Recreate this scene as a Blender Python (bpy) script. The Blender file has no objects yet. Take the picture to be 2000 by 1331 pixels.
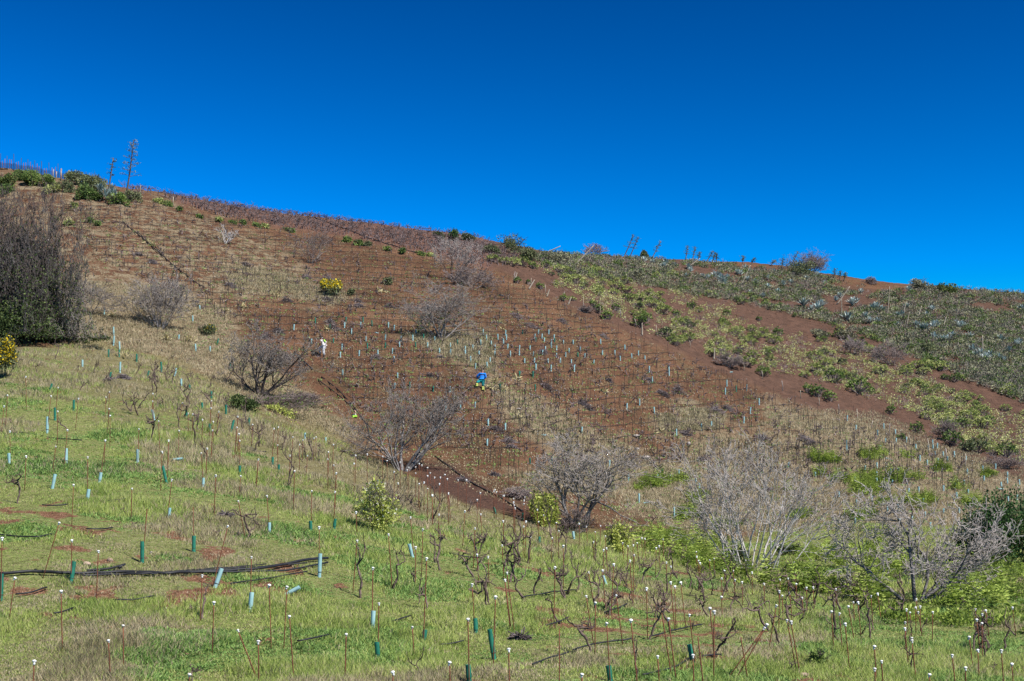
import bpy, bmesh, math, random
import numpy as np
from mathutils import Vector, Matrix

S = bpy.context.scene
R = math.radians
# ------------------------------------------------------------------ camera, world, sun, exposure
FPX, HOR = 2778.0, 1055.0          # focal length and horizon row, in pixels of a 2000 x 1331 frame
cd = bpy.data.cameras.new('camera'); cam = bpy.data.objects.new('camera', cd)
S.collection.objects.link(cam); S.camera = cam
cam.location = (0, 0, 0); cam.rotation_euler = (R(90), 0, 0)
cd.sensor_width = 36.0; cd.lens = 36.0 * FPX / 2000.0
cd.shift_y = (HOR - 665.5) / 2000.0
cd.clip_start = 0.5; cd.clip_end = 5000

SUN_EL, SUN_AZ = 49.0, 128.0        # azimuth measured clockwise from +Y (the view direction)
sdir = Vector((math.sin(R(SUN_AZ)) * math.cos(R(SUN_EL)), math.cos(R(SUN_AZ)) * math.cos(R(SUN_EL)), math.sin(R(SUN_EL))))
w = bpy.data.worlds.new('World'); S.world = w; w.use_nodes = True
nt = w.node_tree; nt.nodes.clear()
wo = nt.nodes.new('ShaderNodeOutputWorld'); bg = nt.nodes.new('ShaderNodeBackground')
sky = nt.nodes.new('ShaderNodeTexSky'); sky.sky_type = 'NISHITA'; sky.sun_disc = False
sky.sun_elevation = R(SUN_EL); sky.sun_rotation = R(SUN_AZ)
sky.altitude = 1200; sky.air_density = 1.0; sky.dust_density = 0.05; sky.ozone_density = 2.5
hs = nt.nodes.new('ShaderNodeHueSaturation'); hs.inputs['Saturation'].default_value = 1.1; hs.inputs['Value'].default_value = 1.0
gm = nt.nodes.new('ShaderNodeMix'); gm.data_type = 'RGBA'; gm.blend_type = 'MULTIPLY'; gm.inputs[0].default_value = 1
gm.inputs[7].default_value = (0.3, 3.9, 2.75, 1)
gam = nt.nodes.new('ShaderNodeGamma'); gam.inputs[1].default_value = 2.7; cap_ = nt.nodes.new('ShaderNodeMix'); cap_.data_type = 'RGBA'; cap_.blend_type = 'DARKEN'; cap_.inputs[0].default_value = 1; cap_.inputs[7].default_value = (.7, 1.3, 3.6, 1); pre = nt.nodes.new('ShaderNodeMix'); pre.data_type = 'RGBA'; pre.blend_type = 'MULTIPLY'; pre.inputs[0].default_value = 1; pre.inputs[7].default_value = (.30, .30, .30, 1)
nt.links.new(sky.outputs[0], pre.inputs[6]); nt.links.new(pre.outputs[2], gam.inputs[0]); nt.links.new(gam.outputs[0], cap_.inputs[6]); nt.links.new(cap_.outputs[2], hs.inputs['Color']); nt.links.new(hs.outputs[0], gm.inputs[6])
nt.links.new(gm.outputs[2], bg.inputs[0]); nt.links.new(bg.outputs[0], wo.inputs[0])
bg.inputs[1].default_value = 0.058
sl = bpy.data.lights.new('sun', 'SUN'); sl.energy = 5.0; sl.angle = R(0.53); sl.color = (1.0, 0.955, 0.89)
so = bpy.data.objects.new('sun', sl); S.collection.objects.link(so)
so.rotation_euler = sdir.to_track_quat('Z', 'Y').to_euler()
S.view_settings.view_transform = 'Standard'; S.view_settings.look = 'None'
S.view_settings.exposure = 0.72; S.view_settings.gamma = 1.0
S.render.film_transparent = False

rng = np.random.default_rng(7); RND = random.Random(11)
C = S.collection

# ------------------------------------------------------------------ helpers
def link_mesh(name, V, F, mat, parent=None, attrs=None, smooth=False, nper=None):
    """V (n,3); F (m,k) array of equal-sided faces, or a list of such arrays; ONE mesh object."""
    me = bpy.data.meshes.new(name)
    V = np.asarray(V, np.float32)
    Fs = F if isinstance(F, list) else [F]
    Fs = [np.asarray(f, np.int32) for f in Fs if len(f)]
    me.vertices.add(len(V)); me.vertices.foreach_set('co', V.ravel())
    nl = sum(f.size for f in Fs); nf = sum(len(f) for f in Fs)
    me.loops.add(nl); me.loops.foreach_set('vertex_index', np.concatenate([f.ravel() for f in Fs]))
    me.polygons.add(nf)
    sizes = np.concatenate([np.full(len(f), f.shape[1], np.int32) for f in Fs])
    starts = np.concatenate([[0], np.cumsum(sizes)[:-1]]).astype(np.int32)
    me.polygons.foreach_set('loop_start', starts)
    me.polygons.foreach_set('loop_total', sizes)
    if smooth: me.polygons.foreach_set('use_smooth', np.ones(nf, bool))
    me.update(calc_edges=True)
    for k, a in (attrs or {}).items():
        a = np.asarray(a, np.float32)
        if a.ndim == 2:
            at = me.attributes.new(k, 'FLOAT_COLOR', 'POINT'); at.data.foreach_set('color', a.ravel())
        else:
            at = me.attributes.new(k, 'FLOAT', 'POINT'); at.data.foreach_set('value', a)
    mats = mat if isinstance(mat, (list, tuple)) else [mat]
    for m_ in mats: me.materials.append(m_)
    o = bpy.data.objects.new(name, me); C.objects.link(o)
    if parent is not None: o.parent = parent
    return o

def tag(o, label=None, cat=None, group=None, kind=None):
    if label: o['label'] = label
    if cat: o['category'] = cat
    if group: o['group'] = group
    if kind: o['kind'] = kind
    return o

def empty(name, loc, rz=0.0):
    o = bpy.data.objects.new(name, None); C.objects.link(o)
    o.location = loc; o.rotation_euler = (0, 0, rz); o.empty_display_size = 0.2
    return o

def copy_tree(o):
    c = o.copy(); C.objects.link(c)
    for ch in list(o.children):
        k = ch.copy(); C.objects.link(k); k.parent = c
        for g in list(ch.children):
            q = g.copy(); C.objects.link(q); q.parent = k
    return c

def segs_mesh(P0, P1, R0, R1, k=4):
    """tapered prisms for many straight pieces at once -> V, F"""
    P0, P1 = np.asarray(P0, float), np.asarray(P1, float); n = len(P0)
    R0, R1 = np.asarray(R0, float), np.asarray(R1, float)
    D = P1 - P0; L = np.linalg.norm(D, axis=1, keepdims=True) + 1e-9; D = D / L
    ref = np.where(np.abs(D[:, 2:3]) > 0.9, np.array([[1.0, 0, 0]]), np.array([[0, 0, 1.0]]))
    U = np.cross(D, ref); U /= np.linalg.norm(U, axis=1, keepdims=True) + 1e-9; W = np.cross(D, U)
    P1 = P1 + D * (R1[:, None] * 0.6)
    a = np.arange(k) * 2 * np.pi / k
    ring = U[:, None, :] * np.cos(a)[None, :, None] + W[:, None, :] * np.sin(a)[None, :, None]
    V = np.concatenate([P0[:, None, :] + ring * R0[:, None, None], P1[:, None, :] + ring * R1[:, None, None]], axis=1).reshape(-1, 3)
    b = (np.arange(n) * 2 * k)[:, None, None]
    i = np.arange(k); j = (i + 1) % k
    F = np.stack([i, j, j + k, i + k], axis=1)[None] + b
    return V, F.reshape(-1, 4)

def tube_mesh(pts, rad, k=8, cap=True):
    """one connected tube along a path"""
    P = np.asarray(pts, float); n = len(P); rad = np.broadcast_to(np.asarray(rad, float), (n,))
    T = np.gradient(P, axis=0); T /= np.linalg.norm(T, axis=1, keepdims=True) + 1e-9
    ref = np.array([0, 0, 1.0]) if abs(T[0][2]) < 0.9 else np.array([1.0, 0, 0])
    U = np.zeros_like(P)
    u = np.cross(T[0], ref); u /= np.linalg.norm(u)
    for i in range(n):
        u = u - T[i] * np.dot(u, T[i]); u /= np.linalg.norm(u) + 1e-9; U[i] = u
    W = np.cross(T, U)
    a = np.arange(k) * 2 * np.pi / k
    V = (P[:, None] + (U[:, None] * np.cos(a)[None, :, None] + W[:, None] * np.sin(a)[None, :, None]) * rad[:, None, None]).reshape(-1, 3)
    i = np.arange(k); j = (i + 1) % k
    F = (np.stack([i, j, j + k, i + k], 1)[None] + (np.arange(n - 1) * k)[:, None, None]).reshape(-1, 4)
    Fs = [F]
    if cap:
        Fs.append(np.array([list(range(k))[::-1], list(range((n - 1) * k, n * k))]))
    return V, Fs

def lathe(profile, k=10, lean=(0, 0)):
    """profile [(r,z)...] revolved"""
    a = np.arange(k) * 2 * np.pi / k; V = []; n = len(profile)
    for r, z in profile:
        V.append(np.stack([r * np.cos(a) + lean[0] * z, r * np.sin(a) + lean[1] * z, np.full(k, z)], 1))
    V = np.concatenate(V); i = np.arange(k); j = (i + 1) % k
    F = (np.stack([i, j, j + k, i + k], 1)[None] + (np.arange(n - 1) * k)[:, None, None]).reshape(-1, 4)
    return V, F

def join(parts):
    Vs, Fs, off = [], {}, 0
    for V, F in parts:
        Fl = F if isinstance(F, list) else [F]
        for f in Fl:
            f = np.asarray(f)
            if len(f): Fs.setdefault(f.shape[1], []).append(f + off)
        Vs.append(V); off += len(V)
    return np.concatenate(Vs), [np.concatenate(v) for v in Fs.values()]

def leaf_quads(P, size, up=0.3, aspect=0.5, rg=None, N=None):
    """one pointed diamond leaf per point"""
    rg = rg or rng; n = len(P); P = np.asarray(P, float)
    D = rg.normal(size=(n, 3)); D[:, 2] += up
    if N is not None: D = D * 0.6 + N
    D /= np.linalg.norm(D, axis=1, keepdims=True) + 1e-9
    X = np.cross(D, rg.normal(size=(n, 3))); X /= np.linalg.norm(X, axis=1, keepdims=True) + 1e-9
    s = (np.asarray(size) * rg.uniform(0.6, 1.3, n))[:, None]
    V = np.stack([P, P + D * s * 0.5 + X * s * aspect * 0.5, P + D * s, P + D * s * 0.5 - X * s * aspect * 0.5], 1)
    F = np.arange(n * 4).reshape(n, 4)
    return V.reshape(-1, 3), F, np.repeat(rg.uniform(0, 1, n), 4)

# ---- value noise
_T = rng.uniform(0, 1, (256, 256))
def vnoise(x, y):
    xi = np.floor(x).astype(int); yi = np.floor(y).astype(int); fx = x - xi; fy = y - yi
    fx = fx * fx * (3 - 2 * fx); fy = fy * fy * (3 - 2 * fy)
    a = _T[xi % 256, yi % 256]; b = _T[(xi + 1) % 256, yi % 256]; c = _T[xi % 256, (yi + 1) % 256]; d = _T[(xi + 1) % 256, (yi + 1) % 256]
    return (a * (1 - fx) + b * fx) * (1 - fy) + (c * (1 - fx) + d * fx) * fy
def fbm(x, y, o=4):
    s = 0; a = 0.5; t = 0
    for i in range(o):
        s = s + a * vnoise(x * 2 ** i + 17.3 * i, y * 2 ** i + 5.1 * i); t += a; a *= 0.5
    return s / t

# ------------------------------------------------------------------ terrain
# survey points: direction to the point (u, v in a 2000 px wide view) and its distance along the view axis, metres
SURVEY = [
 # near slope
 (0,1331,30),(0,1100,38),(0,950,50),(0,850,60),(0,770,72),(0,705,88),(0,665,105),
 (500,1331,30),(500,1200,36),(500,1050,45),(500,940,57),(480,840,72),(400,750,92),(260,670,110),
 (1000,1331,29.5),(1000,1230,36),(1000,1130,46),(1000,1060,58),(1000,1012,70),
 (700,1200,37),(720,1050,49),(700,960,62),(700,895,77),(600,845,84),(850,960,69),
 (1500,1331,31),(1500,1240,39),(1480,1160,52),(1300,1200,43),(1250,1110,56),(1120,1045,66),
 (2000,1331,33),(2000,1240,42),(2000,1160,54),(1790,1180,52),(1620,1130,60),
 (1460,1105,72),(1300,1062,78),(1120,1028,84),(1700,1080,76),(2000,1080,78),
 (1300,1000,90),(1600,1010,90),(2000,1000,92),(1300,950,97),
 # gully behind the crest
 (1000,1020,80),(860,978,80),(720,925,88),(620,860,93),
 (1000,985,88),(850,940,90),(740,890,97),(640,830,100),(520,780,101),
 # far slope
 (700,800,106),(628,697,117),(940,767,115),(1000,900,98),(820,880,99),(1200,900,103),(1500,940,102),
 (1500,850,117),(1700,900,110),(1850,905,113),(800,640,131),(600,550,146),(900,560,150),(600,470,170),
 (1200,650,146),(1000,540,166),(300,500,142),(300,600,124),(100,560,126),(0,560,126),(60,450,146),(400,660,118),
 (0,400,160),(1350,800,124),(1150,780,122),(1400,720,146),
 # right-hand slope
 (1100,540,180),(1500,700,162),(1700,770,153),(1900,860,135),(2000,900,124),(2000,800,155),(2000,700,187),(2000,620,225),
 (1700,640,205),(1500,600,215),(1300,560,215),(1800,700,180),
 # skyline
 (0,326,176),(100,346,178),(200,364,180),(300,379,183),(400,396,186),(500,410,190),(600,424,195),(700,438,200),(800,452,207),
 (900,467,214),(1000,488,222),(1100,498,235),(1200,503,250),(1300,509,260),(1400,514,268),(1500,521,275),(1600,536,272),
 (1700,550,268),(1800,561,265),(1900,567,262),(2000,573,260)]
def to_xyz(u, v, D): return ((u - 1000) / FPX * D, D, (HOR - v) / FPX * D)
pts = [to_xyz(*s) for s in SURVEY]
ctrl = [(p[0] / p[1], math.log(p[1]), p[2]) for p in pts]
for (u, v, D) in [s for s in SURVEY if s[1] < 580 and s[2] >= 176]:     # over the crest the ground levels and falls away
    z = (HOR - v) / FPX * D; a = (u - 1000) / FPX
    for k_, m_ in ((1.12, 1.03), (1.35, 1.05), (2.0, 0.9), (4.0, 0.5)):
        if (u % 200 == 0): ctrl.append((a, math.log(D * k_), z * m_))
for a in (-.6, -.36, -.15, .1, .36, .6):
    for D, z in ((22, -3.6), (12, -3.2), (4, -1.75), (1.5, -1.6)): ctrl.append((a, math.log(D), z))
    ctrl.append((a, math.log(1200), 5))
for (u, v, D) in [s for s in SURVEY if s[0] in (0, 2000)]:              # beyond both sides
    sgn = -1 if u == 0 else 1; z = (HOR - v) / FPX * D
    for du in (500, 1200, 2600): ctrl.append(((u + sgn * du - 1000) / FPX, math.log(D), z + (0.06 * z * du / 500 if u == 0 else -0.03 * z * du / 500)))
ctrl = np.array(ctrl)
SX = 2.2
cx, cy, cz = ctrl[:, 0] * SX, ctrl[:, 1], ctrl[:, 2]
def _phi(r): return r * r * np.log(r + 1e-9)
n_ = len(ctrl)
A = np.zeros((n_ + 3, n_ + 3)); A[:n_, :n_] = _phi(np.hypot(cx[:, None] - cx, cy[:, None] - cy)) + np.eye(n_) * 2e-3
Pm = np.stack([np.ones(n_), cx, cy], 1); A[:n_, n_:] = Pm; A[n_:, :n_] = Pm.T
sol = np.linalg.solve(A, np.concatenate([cz, np.zeros(3)]))
def rbf(a, ly):
    x = (a * SX).ravel(); y = ly.ravel(); out = np.empty(len(x))
    for i in range(0, len(x), 20000):
        xs, ys = x[i:i+20000], y[i:i+20000]
        out[i:i+20000] = _phi(np.hypot(xs[:, None] - cx, ys[:, None] - cy)) @ sol[:n_] + sol[n_] + sol[n_+1] * xs + sol[n_+2] * ys
    return out.reshape(a.shape)
# grid: columns = direction, rows = distance
ga = np.concatenate([np.linspace(-1.25, -0.42, 40)[:-1], np.linspace(-0.42, 0.42, 640), np.linspace(0.42, 1.25, 40)[1:]])
gy = np.concatenate([np.geomspace(1.6, 26, 40)[:-1], np.geomspace(26, 300, 620), np.geomspace(300, 1400, 50)[1:]])
# the survey surface is smooth: evaluate coarsely, then interpolate
gac = np.linspace(-1.3, 1.3, 521); lyc = np.linspace(math.log(1.5), math.log(1500), 420)
Zc = rbf(np.repeat(gac[None], len(lyc), 0), np.repeat(lyc[:, None], len(gac), 1))
def bil(Z, xs, ys, a, l):
    fi = np.clip((a - xs[0]) / (xs[1] - xs[0]), 0, len(xs) - 1.001); fj = np.clip((l - ys[0]) / (ys[1] - ys[0]), 0, len(ys) - 1.001)
    i = fi.astype(int); j = fj.astype(int); fx = fi - i; fy = fj - j
    return (Z[j, i] * (1 - fx) + Z[j, i+1] * fx) * (1 - fy) + (Z[j+1, i] * (1 - fx) + Z[j+1, i+1] * fx) * fy
GA, GY = np.meshgrid(ga, gy)
GX = GA * GY
def height(x, y):
    x = np.asarray(x, float); y = np.maximum(np.asarray(y, float), 1.6)
    z = bil(Zc, gac, lyc, x / y, np.log(y))
    amp = np.clip((y - 8) / 20, 0, 1)
    z = z + amp * (0.55 * (fbm(x / 7 + 40, y / 7 + 40, 3) - .5) + 0.22 * (fbm(x / 1.3 + 90, y / 1.3 + 11, 3) - .5))
    # low planting terraces run along the contours of the far slope
    t = np.clip((y - 95) / 15, 0, 1)
    z = z + t * 0.14 * np.sin(z * 2 * np.pi / 0.62 + 4 * fbm(x / 9, y / 9, 2))
    return z
GZ = height(GX, GY)
EL = GZ / GY                                  # tangent of elevation seen from the camera station
def ghit(u, v, dz=0.0, dmin=26.0, dmax=330.0):
    """where the sight line through (u,v) meets the ground (raised by dz); returns xyz of the ground point or None"""
    a = (u - 1000) / FPX; e = (HOR - v) / FPX
    i = np.searchsorted(ga, a) - 1; i = min(max(i, 0), len(ga) - 2); f = (a - ga[i]) / (ga[i+1] - ga[i])
    z = GZ[:, i] * (1 - f) + GZ[:, i+1] * f + dz
    m = (z >= e * gy) & (gy > dmin) & (gy < dmax)
    if not m.any(): return None
    j = int(np.argmax(m))
    if j == 0: return None
    d0 = e * gy[j-1] - z[j-1]; d1 = z[j] - e * gy[j]
    t = d0 / (d0 + d1 + 1e-9) if d0 > 0 else 0
    y = gy[j-1] + (gy[j] - gy[j-1]) * t
    return Vector((a * y, y, float(height(a * y, y))))
def ghits(U, Vv, dmin=26.0, dmax=330.0):
    """vectorised ghit; returns P (n,3), ok (n,)"""
    a = (U - 1000) / FPX; e = (HOR - Vv) / FPX
    i = np.clip(np.searchsorted(ga, a) - 1, 0, len(ga) - 2); f = (a - ga[i]) / (ga[i+1] - ga[i])
    rows = np.where((gy > dmin) & (gy < dmax))[0]
    jj = np.full(len(U), -1)
    for r0 in rows:
        z = GZ[r0, i] * (1 - f) + GZ[r0, i+1] * f
        hit = (jj < 0) & (z >= e * gy[r0]); jj[hit] = r0
    ok = jj > rows[0]; j = np.where(ok, jj, 1)
    z1 = GZ[j, i] * (1 - f) + GZ[j, i+1] * f; z0 = GZ[j-1, i] * (1 - f) + GZ[j-1, i+1] * f
    d0 = e * gy[j-1] - z0; d1 = z1 - e * gy[j]; t = np.clip(d0 / (d0 + d1 + 1e-9), 0, 1)
    y = gy[j-1] + (gy[j] - gy[j-1]) * t; x = a * y
    return np.stack([x, y, height(x, y)], 1), ok
def uv(p): return 1000 + p[0] / p[1] * FPX, HOR - p[2] / p[1] * FPX
def gsky(u, back=0.0):
    """ground on the skyline crest in the direction of column u"""
    a = (u - 1000) / FPX; i = min(max(int(np.searchsorted(ga, a)), 0), len(ga) - 1); m = (gy > 120) & (gy < 290)
    j = int(np.argmax(np.where(m, EL[:, i], -9))); y = gy[j] + back
    return Vector((a * y, y, float(height(a * y, y))))
def gpt(u, v, dmin=26.0): return ghit(u, v, dmin=dmin) or gsky(u, -.5)
# ------------------------------------------------------------------ ground cover regions (where each soil or sward grows)
def sdist(poly, X, Y):
    """signed distance to polygon, positive inside"""
    P = np.asarray(poly, float); n = len(P); d2 = np.full(X.shape, 1e18); ins = np.zeros(X.shape, bool)
    for i in range(n):
        x0, y0 = P[i]; x1, y1 = P[(i + 1) % n]
        ex, ey = x1 - x0, y1 - y0
        t = np.clip(((X - x0) * ex + (Y - y0) * ey) / (ex * ex + ey * ey + 1e-9), 0, 1)
        d2 = np.minimum(d2, (X - x0 - t * ex) ** 2 + (Y - y0 - t * ey) ** 2)
        c = ((y0 > Y) != (y1 > Y)) & (X < (x1 - x0) * (Y - y0) / (y1 - y0 + 1e-12) + x0)
        ins ^= c
    d = np.sqrt(d2); return np.where(ins, d, -d)
def sstep(x): x = np.clip(x, 0, 1); return x * x * (3 - 2 * x)
GREEN = [(-900,730),(0,695),(60,680),(170,672),(330,705),(430,750),(520,805),(620,845),(720,890),(850,960),(1000,1008),(1150,1040),(1330,1035),(1450,1050),(1650,1015),(1900,1035),(2900,1040),(2900,1800),(-900,1800)]
DRY = [[(120,545),(300,560),(430,600),(480,680),(600,780),(720,860),(640,870),(500,800),(330,720),(170,680),(90,655)],
       [(940,735),(1050,775),(1200,860),(1340,930),(1320,1010),(1050,970),(1000,930),(1120,900),(1010,830)],
       [(1285,805),(1350,795),(1420,810),(1400,840),(1290,840)],
       [(1240,940),(1400,845),(1700,815),(1920,905),(2900,960),(2900,1060),(1300,1055)],
       [(770,640),(960,655),(970,735),(830,680)],
       [(430,520),(560,530),(700,580),(650,600),(460,570)],
       [(1490,800),(1700,800),(1950,905),(1900,935),(1700,860),(1480,830)]]
DARK = [(955,520),(1200,640),(1500,765),(1700,835),(1900,912),(2900,1180),(2900,300),(1000,300),(960,470)]
OLIVE = [(-900,250),(0,320),(260,380),(430,430),(600,500),(560,560),(420,600),(260,560),(100,560),(-900,500)]
HILL = [(330,300),(345,398),(560,448),(700,470),(850,502),(960,530),(1010,490),(900,300)]
GRAVEL = [(800,900),(880,905),(960,965),(1030,985),(1040,1012),(930,992),(840,955)]
U_, V_ = 1000 + GA * FPX, HOR - EL * FPX
n1 = fbm(GX / 3.1 + 5, GY / 3.1 + 9, 4) - .5; n2 = fbm(GX / 0.8 + 31, GY / 0.8 + 2, 3) - .5
def reg(poly, soft, nz=60): return sstep((sdist(poly, U_, V_) + nz * n1 + nz * .4 * n2) / soft + .5)
m_green = reg(GREEN, 36, 45)
m_dry = np.max([reg(p, 45, 70) for p in DRY], axis=0) * (1 - m_green)
m_dark = reg(DARK, 14, 16)
TRACK = [[(1400,500),(1560,505),(1560,527),(1430,522)],[(1610,520),(1800,540),(1790,566),(1700,566),(1620,552)]]
m_dark = m_dark * (1 - np.max([reg(p, 10, 8) for p in TRACK], axis=0))
m_olive = reg(OLIVE, 60, 60); m_hill = reg(HILL, 12, 10); m_grav = reg(GRAVEL, 20, 30)
m_green = m_green * (1 - m_grav)
EARTHY = [[(930,1085),(1200,1115),(1500,1190),(1560,1310),(1250,1331),(1000,1200)], [(-50,940),(350,1030),(660,1070),(700,1180),(300,1200),(-50,1170)], [(1560,1270),(1700,1300),(1700,1400),(1450,1400)]]
m_earthy = np.max([reg(p, 90, 40) for p in EARTHY], axis=0)
m_bare = sstep((fbm(GX / .95 + 3, GY / .8 + 8, 4) - .72 + .165 * m_earthy) / .12) * m_green
STRAWY = [(-300,640),(60,668),(200,650),(430,735),(620,835),(850,955),(1000,1010),(1100,1050),(980,1045),(820,1010),(700,975),(500,900),(300,815),(120,745),(-300,740)]
m_strawy = reg(STRAWY, 90, 120) * m_green * .8
m_lush = (1 - .85 * m_strawy) * sstep((fbm(GX / 3.5 + 61, GY / 3.0 + 28, 3) - .52) / .12) * m_green
idx = np.arange(GX.size).reshape(GX.shape)
F_ = np.stack([idx[:-1, :-1], idx[:-1, 1:], idx[1:, 1:], idx[1:, :-1]], -1).reshape(-1, 4)

# ------------------------------------------------------------------ materials
class NT:
    def __init__(s, name):
        s.m = bpy.data.materials.new(name); s.m.use_nodes = True; s.t = s.m.node_tree; s.t.nodes.clear()
        s.out = s.n('ShaderNodeOutputMaterial')
    def n(s, t, **kw):
        x = s.t.nodes.new(t)
        for k, v in kw.items(): setattr(x, k, v)
        return x
    def l(s, a, b): s.t.links.new(a, b)
    def pos(s): return s.n('ShaderNodeNewGeometry').outputs['Position']
    def noise(s, scale, det=4, rough=.6, src=None, dist=0.0):
        x = s.n('ShaderNodeTexNoise'); x.inputs['Scale'].default_value = scale; x.inputs['Detail'].default_value = det
        x.inputs['Roughness'].default_value = rough; x.inputs['Distortion'].default_value = dist
        s.l(src or s.pos(), x.inputs['Vector']); return x.outputs[0]
    def ramp(s, fac, stops):
        x = s.n('ShaderNodeValToRGB'); e = x.color_ramp.elements
        while len(e) < len(stops): e.new(.5)
        for i, (p, c) in enumerate(stops): e[i].position = p; e[i].color = (*c, 1) if len(c) == 3 else c
        s.l(fac, x.inputs[0]); return x.outputs[0]
    def mix(s, fac, a, b, mode='MIX'):
        x = s.n('ShaderNodeMix'); x.data_type = 'RGBA'; x.blend_type = mode
        for sock, v in ((x.inputs[0], fac), (x.inputs[6], a), (x.inputs[7], b)):
            if isinstance(v, (int, float)): sock.default_value = v
            elif isinstance(v, tuple): sock.default_value = (*v, 1)
            else: s.l(v, sock)
        return x.outputs[2]
    def math(s, op, a, b=None):
        x = s.n('ShaderNodeMath', operation=op)
        for sock, v in zip(x.inputs, (a, b)):
            if v is None: continue
            if isinstance(v, (int, float)): sock.default_value = v
            else: s.l(v, sock)
        return x.outputs[0]
    def attr(s, nm): return s.n('ShaderNodeAttribute', attribute_name=nm)
    def bsdf(s, col, rough=.9, spec=.2, trans=0.0, bump=None, bstr=.5, bdist=.05):
        p = s.n('ShaderNodeBsdfPrincipled'); p.inputs['Roughness'].default_value = rough
        p.inputs['Specular IOR Level'].default_value = spec
        if isinstance(col, tuple): p.inputs['Base Color'].default_value = (*col, 1)
        else: s.l(col, p.inputs['Base Color'])
        if bump is not None:
            b = s.n('ShaderNodeBump'); b.inputs['Strength'].default_value = bstr; b.inputs['Distance'].default_value = bdist
            s.l(bump, b.inputs['Height']); s.l(b.outputs[0], p.inputs['Normal'])
        if trans > 0:
            t = s.n('ShaderNodeBsdfTranslucent'); mx = s.n('ShaderNodeMixShader'); mx.inputs[0].default_value = trans
            if isinstance(col, tuple): t.inputs[0].default_value = (*col, 1)
            else: s.l(col, t.inputs[0])
            s.l(p.outputs[0], mx.inputs[1]); s.l(t.outputs[0], mx.inputs[2]); s.l(mx.outputs[0], s.out.inputs[0])
        else: s.l(p.outputs[0], s.out.inputs[0])
        return p

def mat_plant(name, stops, trans=.25, nscale=1.2, rough=.75, obj=True):
    """leaf or grass: colour from a per-leaf value blended with metre-scale patches"""
    t = NT(name)
    a = t.attr('tint').outputs['Fac']; nz = t.noise(nscale, 3)
    f = t.math('ADD', t.math('MULTIPLY', a, .55), t.math('MULTIPLY', nz, .9))
    f = t.math('SUBTRACT', f, .22)
    if obj: f = t.math('ADD', f, t.math('MULTIPLY', t.math('SUBTRACT', t.n('ShaderNodeObjectInfo').outputs['Random'], .5), .3))
    t.bsdf(t.ramp(f, stops), rough, .25, trans); return t.m
def mat_bark(name, c0, c1, scale=6, rough=.9):
    t = NT(name); nz = t.noise(scale, 4)
    f = t.math('ADD', nz, t.math('MULTIPLY', t.math('SUBTRACT', t.n('ShaderNodeObjectInfo').outputs['Random'], .5), .25))
    t.bsdf(t.ramp(f, [(.3, c0), (.7, c1)]), rough, .2, bump=t.noise(40, 3), bstr=.4, bdist=.01); return t.m
def mat_flat(name, c0, c1, scale=8, rough=.6, spec=.4, trans=0.0):
    t = NT(name); t.bsdf(t.ramp(t.noise(scale, 3), [(.3, c0), (.7, c1)]), rough, spec, trans); return t.m

M = {}
t = NT('ground')
rg_ = t.attr('region'); sp = t.n('ShaderNodeSeparateColor'); t.l(rg_.outputs['Color'], sp.inputs[0])
gr_, dr_, dk_ = sp.outputs[0], sp.outputs[1], sp.outputs[2]; ol_ = t.attr('region2'); s2 = t.n('ShaderNodeSeparateColor'); t.l(ol_.outputs['Color'], s2.inputs[0])
big = t.noise(.16, 4, .6); mid = t.noise(.9, 5, .65); fin = t.noise(5.5, 5, .7); micro = t.noise(22, 3, .7)
red = t.ramp(t.math('ADD', t.math('MULTIPLY', big, .5), t.math('MULTIPLY', fin, .55)),
             [(.36, (.052, .028, .018)), (.5, (.110, .055, .032)), (.60, (.152, .078, .044)), (.74, (.21, .125, .08))])
# thin dry weeds and litter over the red soil
litter = t.ramp(fin, [(.35, (.060, .050, .024)), (.6, (.14, .12, .06)), (.75, (.24, .21, .12))])
lm = t.ramp(t.math('ADD', t.math('MULTIPLY', mid, .62), t.math('MULTIPLY', micro, .4)), [(.50, (0, 0, 0)), (.62, (1, 1, 1))])
red2 = t.mix(t.math('MULTIPLY', lm, .55), red, litter)
drk = t.ramp(t.math('ADD', t.math('MULTIPLY', mid, .6), t.math('MULTIPLY', micro, .4)), [(.35, (.060, .036, .026)), (.55, (.110, .062, .043)), (.72, (.165, .095, .065))])
dryc = t.ramp(t.math('ADD', t.math('MULTIPLY', mid, .5), t.math('MULTIPLY', fin, .5)), [(.36, (.095, .070, .042)), (.5, (.20, .155, .095)), (.6, (.29, .235, .155)), (.7, (.21, .20, .085))])
grc = t.ramp(t.math('ADD', t.math('MULTIPLY', fin, .6), t.math('MULTIPLY', micro, .4)), [(.36, (.075, .050, .026)), (.44, (.13, .14, .045)), (.52, (.19, .23, .07)), (.60, (.28, .25, .12)), (.66, (.17, .09, .05))])
soilspot = t.ramp(t.math('ADD', t.attr('bare').outputs['Fac'], t.math('ADD', t.math('MULTIPLY', t.math('SUBTRACT', micro, .5), 1.6), t.math('MULTIPLY', t.math('SUBTRACT', fin, .5), 1.6))), [(.35, (0, 0, 0)), (.65, (1, 1, 1))])
bare = t.ramp(t.math('ADD', t.math('MULTIPLY', fin, .5), t.math('MULTIPLY', micro, .5)), [(.40, (.060, .034, .020)), (.47, (.15, .075, .042)), (.53, (.21, .105, .058)), (.60, (.27, .17, .11))])
grc = t.mix(soilspot, grc, bare)
hil = t.ramp(fin, [(.35, (.080, .045, .036)), (.6, (.165, .088, .062)), (.75, (.22, .13, .10))])
c = t.mix(t.math('MULTIPLY', s2.outputs[0], t.ramp(mid, [(.42, (0, 0, 0)), (.56, (.75, .75, .75))])), red2, dryc)
c = t.mix(s2.outputs[1], c, hil)
c = t.mix(t.math('MULTIPLY', dr_, .92), c, dryc)
c = t.mix(dk_, c, drk)
c = t.mix(gr_, c, grc)
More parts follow.
